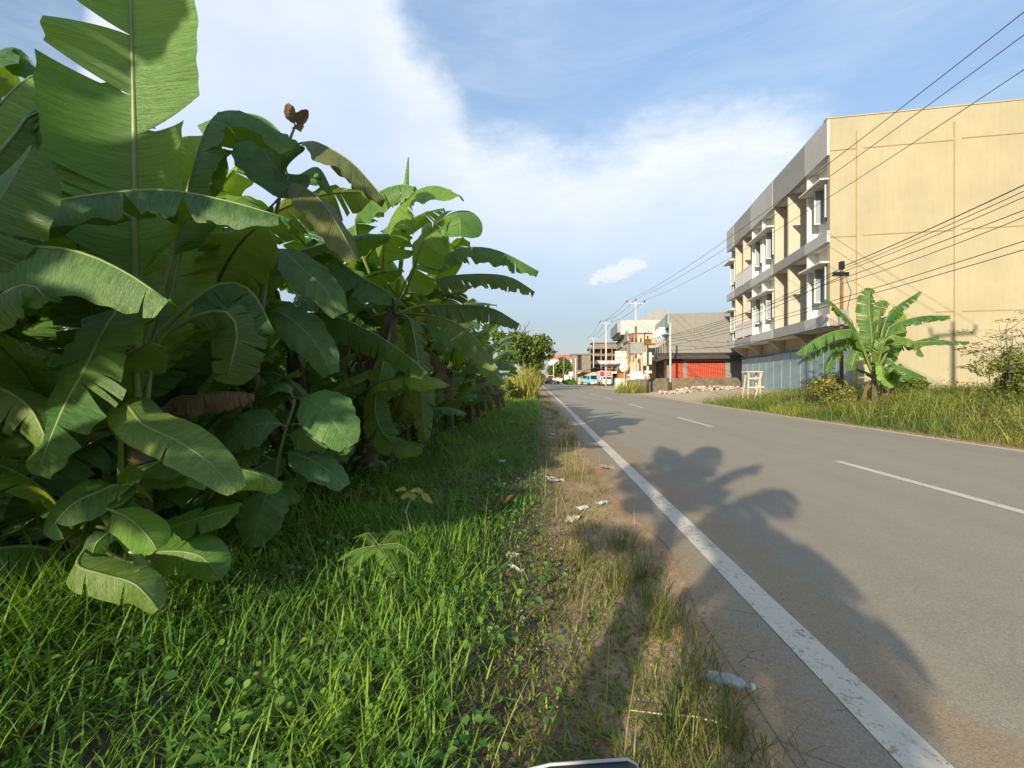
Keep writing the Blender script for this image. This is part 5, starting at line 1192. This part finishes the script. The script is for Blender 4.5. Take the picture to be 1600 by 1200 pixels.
# a few seed stalks
x, y, rg = scatter(220, -.6, 1.2, 1.0, 9, lambda x, y: smooth(lat(x, y), .4, .7) * (1 - smooth(lat(x, y), 1.0, 2.0)), 6)
stuff(blades('seed_stalks', x, y, rg, (.3, .5), (.003, .0045), .35, M['dry'], tint=.75 + rg.random(len(x)) * .25, bend=(.1, .5)), 'thin pale seed stalks leaning over the asphalt edge', 'grass')

# small broad weeds creeping in the verge
pc = []
rg = np.random.default_rng(7)
for i in range(280):
    yy = 1.1 + 16 * rg.random() ** 1.8; ll = rg.uniform(1.2, 3.9); k = int(rg.integers(8, 40)); c = rg.normal(0, .12, (k, 3)); c[:, 2] = rg.uniform(.03, .15, k)
    p = np.stack([XL(yy) - ll + c[:, 0], yy + c[:, 1], c[:, 2]], -1); p[:, 2] += gz(p[:, 0], p[:, 1]); pc.append(p)
P = np.concatenate(pc)
stuff(leaflets('creeping_weeds', P, .034, rg, M['weed'], spread=.55, ratio=.85), 'small round leaved weeds creeping through the verge grass', 'weeds')
pc = []
for i in range(26):
    yy = 1.3 + 4 * rg.random(); ll = rg.uniform(1.35, 3.6); k = int(rg.integers(5, 10)); c = rg.normal(0, .04, (k, 3)); c[:, 2] = rg.uniform(.05, .13, k)
    p = np.stack([XL(yy) - ll + c[:, 0], yy + c[:, 1], c[:, 2]], -1); p[:, 2] += gz(p[:, 0], p[:, 1]); pc.append(p)
stuff(leaflets('broad_weeds', np.concatenate(pc), .05, rg, M['weed'], spread=.5, ratio=.75, tint=.55 + .4 * rg.random(sum(len(p) for p in pc))), 'scattered larger light green weed leaves among the short grass', 'weeds')
# dark undergrowth at the foot of the grove
pc = []
for i in range(700):
    yy = 1.9 + 22 * rg.random() ** 1.4; ll = rg.uniform(4.3, 8.0) if yy < 4 else rg.uniform(3.2, 7.5); k = 26; hgt = rg.uniform(.2, .8)
    c = rg.normal(0, .2, (k, 3)); c[:, 2] = rg.uniform(.02, 1, k) * hgt
    p = np.stack([XL(yy) - ll + c[:, 0], yy + c[:, 1], c[:, 2]], -1); p[:, 2] += gz(p[:, 0], p[:, 1]); pc.append(p)
stuff(leaflets('undergrowth', np.concatenate(pc), .10, rg, M['weed'], spread=.7, ratio=.5), 'dark leafy undergrowth at the foot of the banana grove', 'undergrowth')
# far depth of the grove: a wall of broad leaves nobody could count
x, y, rg = scatter(5200, -26, -3.4, 1.0, 38, lambda x, y: smooth(lat(x, y), 5.6, 7.0), 16)
zz_ = gz(x, y) + rg.uniform(0, 1, len(x)) ** 1.2 * np.interp(lat(x, y), [5.5, 9, 30], [1.2, 2.4, 3.2])
stuff(blades('grove_thicket', x, y, rg, (.9, 1.7), (.22, .38), .6, M['weed'], z=zz_, bend=(.5, 1.6), tint=rg.random(len(x)) * .6), 'dark mass of banana foliage deep in the grove', 'thicket')
# litter of dead leaf shreds under the grove
x, y, rg = scatter(9000, -7, 0, 1.2, 24, lambda x, y: smooth(lat(x, y), 2.9, 3.6), 9)
P = np.stack([x, y, gz(x, y) + rg.uniform(.01, .08, len(x))], -1)
stuff(leaflets('leaf_litter', P, .16, rg, M['brown_leaf'], spread=.4, ratio=.3), 'brown shreds of dead banana leaf on the grove floor', 'leaf litter')

# grass bank across the road
def dens_b(x, y):
    d = x - XR(y); g_ = smooth(d, .1, .5) * (1 - .9 * smooth(y - .35 * np.clip(d, 0, 8) * 0, 22.0, 25.0) * (1 - .0 * d))
    return g_ * (.4 + .6 * nz(x, y, .9, 31)) * np.interp(d, [0, 1, 6, 12], [.6, 1, .7, .35])
x, y, rg = scatter(150000, 9, 24, 4.0, 26, dens_b, 10)
ln_s = nz(x, y, .8, 41)
blades('bank_grass', x, y, rg, (.2, .55), (.008, .016), .38, M['bank'], tint=nz(x, y, .7, 33) * .75 + rg.random(len(x)) * .35 - .1)
stuff(S.objects['bank_grass'], 'tall yellowing grass on the bank across the road', 'grass')
x, y, rg = scatter(16000, 9.0, 24, 4, 24, lambda x, y: smooth(x - XR(y), .08, .25) * (1 - smooth(x - XR(y), .9, 1.5)), 13)
stuff(blades('road_edge_grass', x, y, rg, (.06, .2), (.008, .016), .7, M['carpet'], tint=.2 + rg.random(len(x)) * .7), 'low grass fringing the far road edge line', 'grass')
pc = []
for i in range(700):
    yy = rg.uniform(6, 24); d = rg.uniform(.5, 6.0); k = int(rg.integers(15, 45)); hgt = rg.uniform(.2, .7); c = rg.normal(0, .16, (k, 3)); c[:, 2] = rg.uniform(.1, 1, k) * hgt
    p = np.stack([XR(yy) + d + c[:, 0], yy + c[:, 1], c[:, 2]], -1); p[:, 2] += gz(p[:, 0], p[:, 1]); pc.append(p)
stuff(leaflets('bank_weeds', np.concatenate(pc), .06, rg, M['bush_leaf'], spread=.8, ratio=.5), 'leafy weeds mixed into the tall grass across the road', 'weeds')
x, y, rg = scatter(7000, 9.6, 22, 5, 23, lambda x, y: smooth(x - XR(y), .3, .9) * smooth(nz(x, y, .8, 51), .5, .8), 14)
stuff(blades('brown_stalks', x, y, rg, (.4, .8), (.008, .014), .3, M['dry'], tint=.8 + rg.random(len(x)) * .2, bend=(.1, .7)), 'withered straw coloured stalks in the tall grass across the road', 'grass')

# ---- bushes and trees
def crown(parent, name, c, rad, n, size, m_, seed, blobs=14, sq=(1, 1, 1), spread=.9):
    rg = np.random.default_rng(seed); P = []; U = []
    for i in range(blobs):
        d = rg.normal(0, 1, 3); d /= np.linalg.norm(d); d[2] = d[2] * .8 + .1
        cc = np.array(c) + d * np.array(sq) * rad * rg.uniform(.35, .85); r_ = rad * rg.uniform(.22, .42)
        k = n // blobs; q = rg.normal(0, 1, (k, 3)); q /= np.linalg.norm(q, axis=1)[:, None]; q2 = q * (r_ * rg.uniform(.45, 1.08, k) ** .7)[:, None]
        P.append(cc + q2 * np.array([1, 1, .8])); U.append(q * .9 + np.array([0, 0, .5]))
    return leaflets(name, np.concatenate(P), size, rg, m_, up=np.concatenate(U), spread=spread, ratio=.55, parent=parent)

def tree(name, label, x, y, h, rad, seed, n=2600, size=.3, m_='tree_leaf', group=None, zc=None, sq=(1, 1, 1), cat='tree', blobs=16):
    e = empty(name, (x, y, float(gz(x, y))), label, cat, group); rg = np.random.default_rng(seed)
    s = MB(); tr = max(.03, rad * .055)
    top = h - rad * .7
    s.tube([(0, 0, -.1), (rg.normal(0, .05), rg.normal(0, .05), top * .5), (0, 0, top)], [tr * 1.2, tr, tr * .7], 8)
    for k in range(5):
        a = rg.uniform(0, 6.28); s.tube([(0, 0, top * rg.uniform(.55, 1)), (math.cos(a) * rad * .3 * sq[0], math.sin(a) * rad * .3 * sq[1], top + rad * .2), (math.cos(a) * rad * .65 * sq[0], math.sin(a) * rad * .65 * sq[1], top + rad * rg.uniform(.3, .9))], [tr * .55, tr * .4, tr * .15], 6)
    s.build('trunk', M['bark'], e)
    crown(e, 'crown', (0, 0, h - rad * .95 if zc is None else zc), rad, n, size, M[m_], seed, blobs, sq)
    return e
tree('roadside_tree', 'rounded leafy tree closing the far end of the left verge', 2.6, 62, 8.2, 3.3, 601, 5600, .42, zc=4.7, sq=(.95, 1, 1.1), blobs=26)
tree('roadside_tree', 'darker tree directly behind the rounded leafy tree at the bend', 3.4, 84, 8.2, 3.4, 602, 3000, .5, zc=4.6, sq=(.9, 1, 1.1))
tree('roadside_tree', 'dark green tree left of the bare brick building', pxy(880, 135), 135, 8.4, 3.4, 603, 2600, .6, zc=4.6)
tree('roadside_tree', 'small tree in front of the distant white building', pxy(868, 150), 150, 7.4, 3.6, 604, 2200, .6, zc=3.6)
tree('roadside_tree', 'tree touching the left wall of the bare brick building', pxy(889, 140), 138, 7.6, 3.0, 605, 2000, .6, zc=4.2)
tree('roadside_tree', 'tree behind the tall yellowish canes on the left', .1, 46, 7.2, 2.9, 606, 4200, .36, zc=4.1)
tree('roadside_tree', 'tall tree behind the grove, hidden by the banana leaves', -9, 30, 7.0, 3.4, 607, 2600, .45, zc=4.0)
for i, (px, y, r_, lb) in enumerate(((1302, 16.0, .75, 'dry yellow heaped bush at the foot of the dark pole'), (1575, 11.8, .95, 'bushy green shrub in the right corner of the bank before the yellow wall'),
                                    (1640, 12.2, 1.1, 'shrub cut by the right frame edge in front of the yellow wall'), (1420, 15.8, .5, 'small leafy bush right of the banana shoots'))):
    xx = pxy(px, y)
    tree('roadside_bush', lb, xx, y, r_ * 1.7, r_, 620 + i, 7000, .065 if i else .075, 'bush_leaf' if i else 'dry', None, zc=r_ * .75, cat='bush', sq=(1, 1, .9))
x, y, rg = scatter(1500, 9.7, 12.2, 40.4, 42.4, lambda x, y: nz(x, y, 1.9, 5) ** 2.2, 19)
tag(blades('grass_clump', x, y, rg, (.5, 1.6), (.03, .06), .4, M['bank'], tint=.4 + rg.random(len(x)) * .5, bend=(.2, 1.1)), 'bright green clump of tall grass on the shoulder before the stone wall', 'grass clump')
tree('roadside_bush', 'low weeds at the foot of the leaning pole on the far shoulder', pxy(888, 98), 98, 1.4, 1.4, 631, 900, .3, 'weed', zc=.6, cat='bush', sq=(1.6, 1, .5))
tree('roadside_bush', 'dark low bush at the base of the far left trees', 2.2, 48, 2.4, 1.4, 632, 1600, .28, 'tree_leaf', zc=1.0, cat='bush')
tree('roadside_bush', 'leafy yellow green weeds left of the tall yellowish canes', -.55, 27, 1.7, .9, 633, 1600, .2, 'bush_leaf', zc=.8, cat='bush')
# tall canes
x, y, rg = scatter(420, -.1, 1.6, 28, 33, lambda x, y: np.ones_like(x), 15)
o = blades('cane_clump', x, y, rg, (1.2, 2.6), (.05, .09), .16, M['bank'], tint=.55 + rg.random(len(x)) * .4, bend=(.2, 1.0)); tag(o, 'clump of tall yellowish canes at the far end of the grove', 'canes')
# thin branching weeds in front of the yellow wall
def umbel(label, px, y, h, seed, n=7):
    rg = np.random.default_rng(seed); xx = pxy(px, y); e = empty('branching_weed', (xx, y, float(gz(xx, y))), label, 'weed')
    s = MB(); tips = []
    s.tube([(0, 0, 0), (rg.normal(0, .08), 0, h * .5), (rg.normal(0, .15), 0, h)], [.02, .014, .006], 6)
    for i in range(n):
        z0 = h * rg.uniform(.3, .95); a = rg.uniform(0, 6.28); l = h * rg.uniform(.2, .45)
        p = (math.cos(a) * l, math.sin(a) * l, z0 + l * rg.uniform(.3, .9)); s.tube([(0, 0, z0), (p[0] * .5, p[1] * .5, (z0 + p[2]) / 2 - .03), p], [.01, .007, .004], 5); tips.append(p)
    s.build('stalk', M['twig'], e)
    P = np.concatenate([np.array(p) + rg.normal(0, 1, (34, 3)) * np.array([.14, .14, .03]) for p in tips])
    leaflets('foliage', P, .09, rg, M['bush_leaf'], spread=.35, ratio=.28, parent=e)
umbel('thin feathery weed with flat leaf tufts leaning left of the right hand shrub', 1545, 12.3, 1.6, 1)
umbel('tallest bare stalked weed rising out of the right hand shrub', 1566, 12.0, 2.1, 2, 9)
umbel('thin feathery weed at the right frame edge above the shrub', 1592, 12.2, 1.9, 3, 9)
umbel('grey seedy weed before the ribbed blue shutters', 1278, 17.6, 1.3, 5, 12)

# ---- single seedlings in the verge
def seedling():
    b = Vector((-.92, 3.02, float(gz(-.92, 3.02)))); e = empty('feathery_seedling', b, 'feathery seedling with paired leaflets spreading over the grass', 'seedling')
    hub = at(592, 852, 2.95)
    s = MB(); s.tube([b, (b + hub) / 2 + Vector((.02, 0, 0)), hub], [.006, .005, .004], 6); s.build('stalk', M['petiole'], e, rel=True)
    rg = np.random.default_rng(3)
    for k, (tip, dz_) in enumerate(((at(540, 892, 2.75), .03), (at(560, 838, 3.15), .05), (at(622, 902, 2.7), .02), (at(655, 872, 2.9), .05), (at(640, 836, 3.15), .06), (at(530, 872, 2.95), .02))):
        mid = (hub + tip) / 2 + Vector((0, 0, dz_)); C, L = catmull([hub, mid, tip], 30); mb = MB(); mb.tube(C[::3], .0025, 5, 1)
        d = (tip - hub).normalized(); sd = d.cross(Vector((0, 0, 1))).normalized()
        for i in range(3, 29):
            for sg_ in (-1, 1):
                p = Vector(C[i]); l_ = .075 * math.sin(math.pi * (.15 + .75 * i / 30)) ** .7; q = p + sd * sg_ * l_ + d * .012 - Vector((0, 0, .014)); w_ = d * .006
                mb.add([p, p.lerp(q, .4) + w_, q, p.lerp(q, .4) - w_], [(0, 1, 2, 3)], 0, [(.85, .5)] * 4)
        mb.build('frond', [M['weed'], M['petiole']], e, rel=True, fix=False)
    b = Vector((-.77, 3.55, float(gz(-.77, 3.55)))); e = empty('yellow_seedling', b, 'spindly seedling with a pale stalk and drooping yellow leaves on top', 'seedling')
    hub = at(638, 768, 3.5)
    s = MB(); s.tube([b, at(648, 850, 3.5), at(634, 800, 3.5), at(642, 778, 3.5), hub], [.006, .006, .005, .004, .004], 6); s.build('stalk', M['steel_white'], e, rel=True)
    for i, pp in enumerate(([(630, 762, 3.48), (618, 766, 3.46)], [(630, 775, 3.42), (627, 780, 3.4)], [(645, 776, 3.42), (646, 782, 3.4)], [(652, 764, 3.5), (662, 772, 3.5)], [(664, 774, 3.48), (676, 786, 3.48)])):
        leaf(e, [hub if i < 4 else at(657, 768, 3.5)] + pl(*pp), .03, (0, -.5, 1), .1, (-.2, -.2), -.3, 0, .1, 700 + i, 'yellow_leaf', 'broad', rr=(.003, .001), wav=.003)
seedling()

# ---- litter
def crumple(name, label, cat, px, py, w_, d_, h, m_, seed, rz=0.0, group=None, lift=.012):
    y = CAMZ * FPX / (py - HOR); x = pxy(px, y); z = float(gz(x, y)) + lift
    rg = np.random.default_rng(seed); n = 7; mb = MB(); g_ = []
    hh = rg.uniform(0, 1, (n, n)) * h
    for j in range(n):
        for i in range(n):
            u, v = i / (n - 1) - .5, j / (n - 1) - .5
            g_.append((u * w_ * (1 + rg.normal(0, .06)) + rg.normal(0, .004), v * d_ * (1 + rg.normal(0, .06)), hh[j, i]))
    top = list(g_); bot = [(p[0], p[1], p[2] - .003) for p in g_]
    fs = [(j * n + i, j * n + i + 1, (j + 1) * n + i + 1, (j + 1) * n + i) for j in range(n - 1) for i in range(n - 1)]
    mb.add(top, fs); mb.add(bot, [f[::-1] for f in fs])
    o = mb.build(name, m_, None, fix=False); o.location = (x, y, z); o.rotation_euler = (rg.normal(0, .15), rg.normal(0, .15), rz)
    return tag(o, label, cat, group)
wp = plain('wrapper_white', (.46, .46, .44), .4, .2, 30); wg = plain('wrapper_green', (.33, .44, .4), .4, .25, 30); pg_ = plain('paper_grey', (.36, .33, .28), .8, .25, 20); cb = plain('card_brown', (.36, .29, .22), .8, .3, 20)
crumple('wrapper', 'folded white wrapper lying in the short green grass', 'wrapper', 805, 902, .11, .045, .02, wp, 1, -.7, lift=.06)
crumple('wrapper', 'white square wrapper on the bare soil, middle of three', 'wrapper', 911, 797, .10, .09, .02, wp, 2, .3)
crumple('wrapper', 'pale green wrapper on the bare soil nearest the asphalt', 'wrapper', 941, 789, .13, .09, .03, wg, 3, .5)
crumple('wrapper', 'torn crumpled grey white wrapper on the soil, nearest of three', 'wrapper', 893, 818, .14, .11, .035, pg_, 4, 1.0)
crumple('wrapper', 'small white scrap in the lush grass left of the bare strip', 'wrapper', 785, 733, .09, .08, .04, wp, 5, .2, lift=.09)
crumple('cardboard', 'flat pale card scrap at the grass edge of the soil patch', 'scrap', 868, 752, .22, .16, .03, pg_, 6, .1)
crumple('cardboard', 'thin pale card scrap beside the white line past the tufts', 'scrap', 951, 732, .22, .16, .02, cb, 7, .3)
crumple('wrapper', 'small grey scrap by the dry tufts near the asphalt edge', 'wrapper', 968, 860, .05, .04, .015, pg_, 8, .8)
crumple('plastic_bag', 'dull translucent looking plastic bag scrap in the grass', 'bag', 800, 873, .09, .07, .03, pg_, 9, .8, lift=.04)
crumple('wrapper', 'tiny pale flake on the bare soil far along the verge', 'wrapper', 862, 680, .16, .12, .03, wp, 10, .4)
def dead_litter(px, py, label, seed, n, r_, sz, m_='brown_leaf'):
    y = CAMZ * FPX / (py - HOR); x = pxy(px, y); rg = np.random.default_rng(seed); P = rg.normal(0, 1, (n, 3)) * np.array([r_, r_ * .6, .02]) + np.array([x, y, float(gz(x, y)) + .07])
    o = leaflets('dead_leaf_pile', P, sz, rg, M[m_], spread=.9, ratio=.4); return tag(o, label, 'dead leaves', kind='stuff')
dead_litter(815, 671, 'curled grey dead leaf lying on the far grass', 1, 9, .12, .32)
dead_litter(772, 802, 'small heap of shrivelled brown leaves in the grass beside the bare soil', 2, 22, .12, .13)
dead_litter(545, 800, 'dry straw nest in the grass at the foot of the round leaved shrub', 3, 60, .14, .12)
s = MB(); yb_ = 1.72
pts = [Vector((pxy(px, yy), yy, float(gz(pxy(px, yy), yy)) + h)) for px, yy, h in ((985, 1.72, .03), (1040, 1.70, .035), (1085, 1.68, .04), (1120, 1.66, .03), (1150, 1.63, .015))]
s.tube(pts, [.002, .003, .004, .005, .002], 6); tag(s.build('dry_stalk', plain('straw', (.5, .42, .26), .8, .2, 20)), 'pale dry stalk lying on the soil near the bottom edge', 'stalk')
# crushed plastic bottle
yb = CAMZ * FPX / (1080 - HOR); xb = pxy(1136, yb); bo = empty('plastic_bottle', (xb, yb, float(gz(xb, yb)) + .045), 'crushed cloudy plastic bottle lying in the dry grass near the bottom edge', 'bottle', rz=R(-24))
m, t = mat('cloudy_plastic'); oc = t.n('ShaderNodeTexCoord').outputs['Object']
pb = principled(t, t.ramp(t.noise(oc, 30, 4), [(.3, (.34, .35, .33)), (.7, (.52, .53, .5))]), .25, bump(t, t.noise(oc, 40, 4), .5, .01), Transmission_Weight=.35); out(t, pb)
rg = np.random.default_rng(8); s = MB(); k = 12; rr_ = [.012, .03, .032, .034, .030, .033, .034, .031, .034, .03, .014, .012]
s.tube([(-.085 + .17 * i / 11, rg.normal(0, .002), rg.normal(0, .002)) for i in range(k)], [r_ * rg.uniform(.88, 1.05) for r_ in rr_], 14)
s.v = [(v[0], v[1], v[2] * (.72 + .1 * math.sin(v[0] * 60))) for v in s.v]; s.build('body', m, bo)
s = MB(); s.tube([(.086, 0, 0), (.104, 0, 0)], .014, 12); s.build('cap', wg, bo)
# mirror of the motorcycle the viewer sits on, just entering the frame at the bottom
mr = empty('motorcycle_mirror', (pxy(905, .62), .62, 0.0), 'black motorcycle mirror with a pale rim entering at the bottom edge', 'mirror')
zt = CAMZ - (1188 - HOR) / FPX * .62
s = MB(); s.prism([(-.10, 0, zt - .075), (.065, 0, zt - .085), (.082, 0, zt - .05), (.078, 0, zt - .004), (.066, 0, zt + .002), (-.04, 0, zt - .006), (-.085, 0, zt - .016), (-.10, 0, zt - .035)], (0, -.025, 0)); s.build('housing', M['black'], mr)
s = MB(); s.tube([(-.085, -.002, zt - .015), (-.04, -.002, zt - .004), (.066, -.002, zt + .003), (.079, -.002, zt - .004), (.083, -.002, zt - .05)], .0022, 6); s.build('rim', M['steel_white'], mr)
s = MB(); s.tube([(0, .02, zt - .08), (-.02, .0, zt - .2), (-.05, -.1, zt - .35)], .008, 8); s.build('stalk', M['black'], mr)
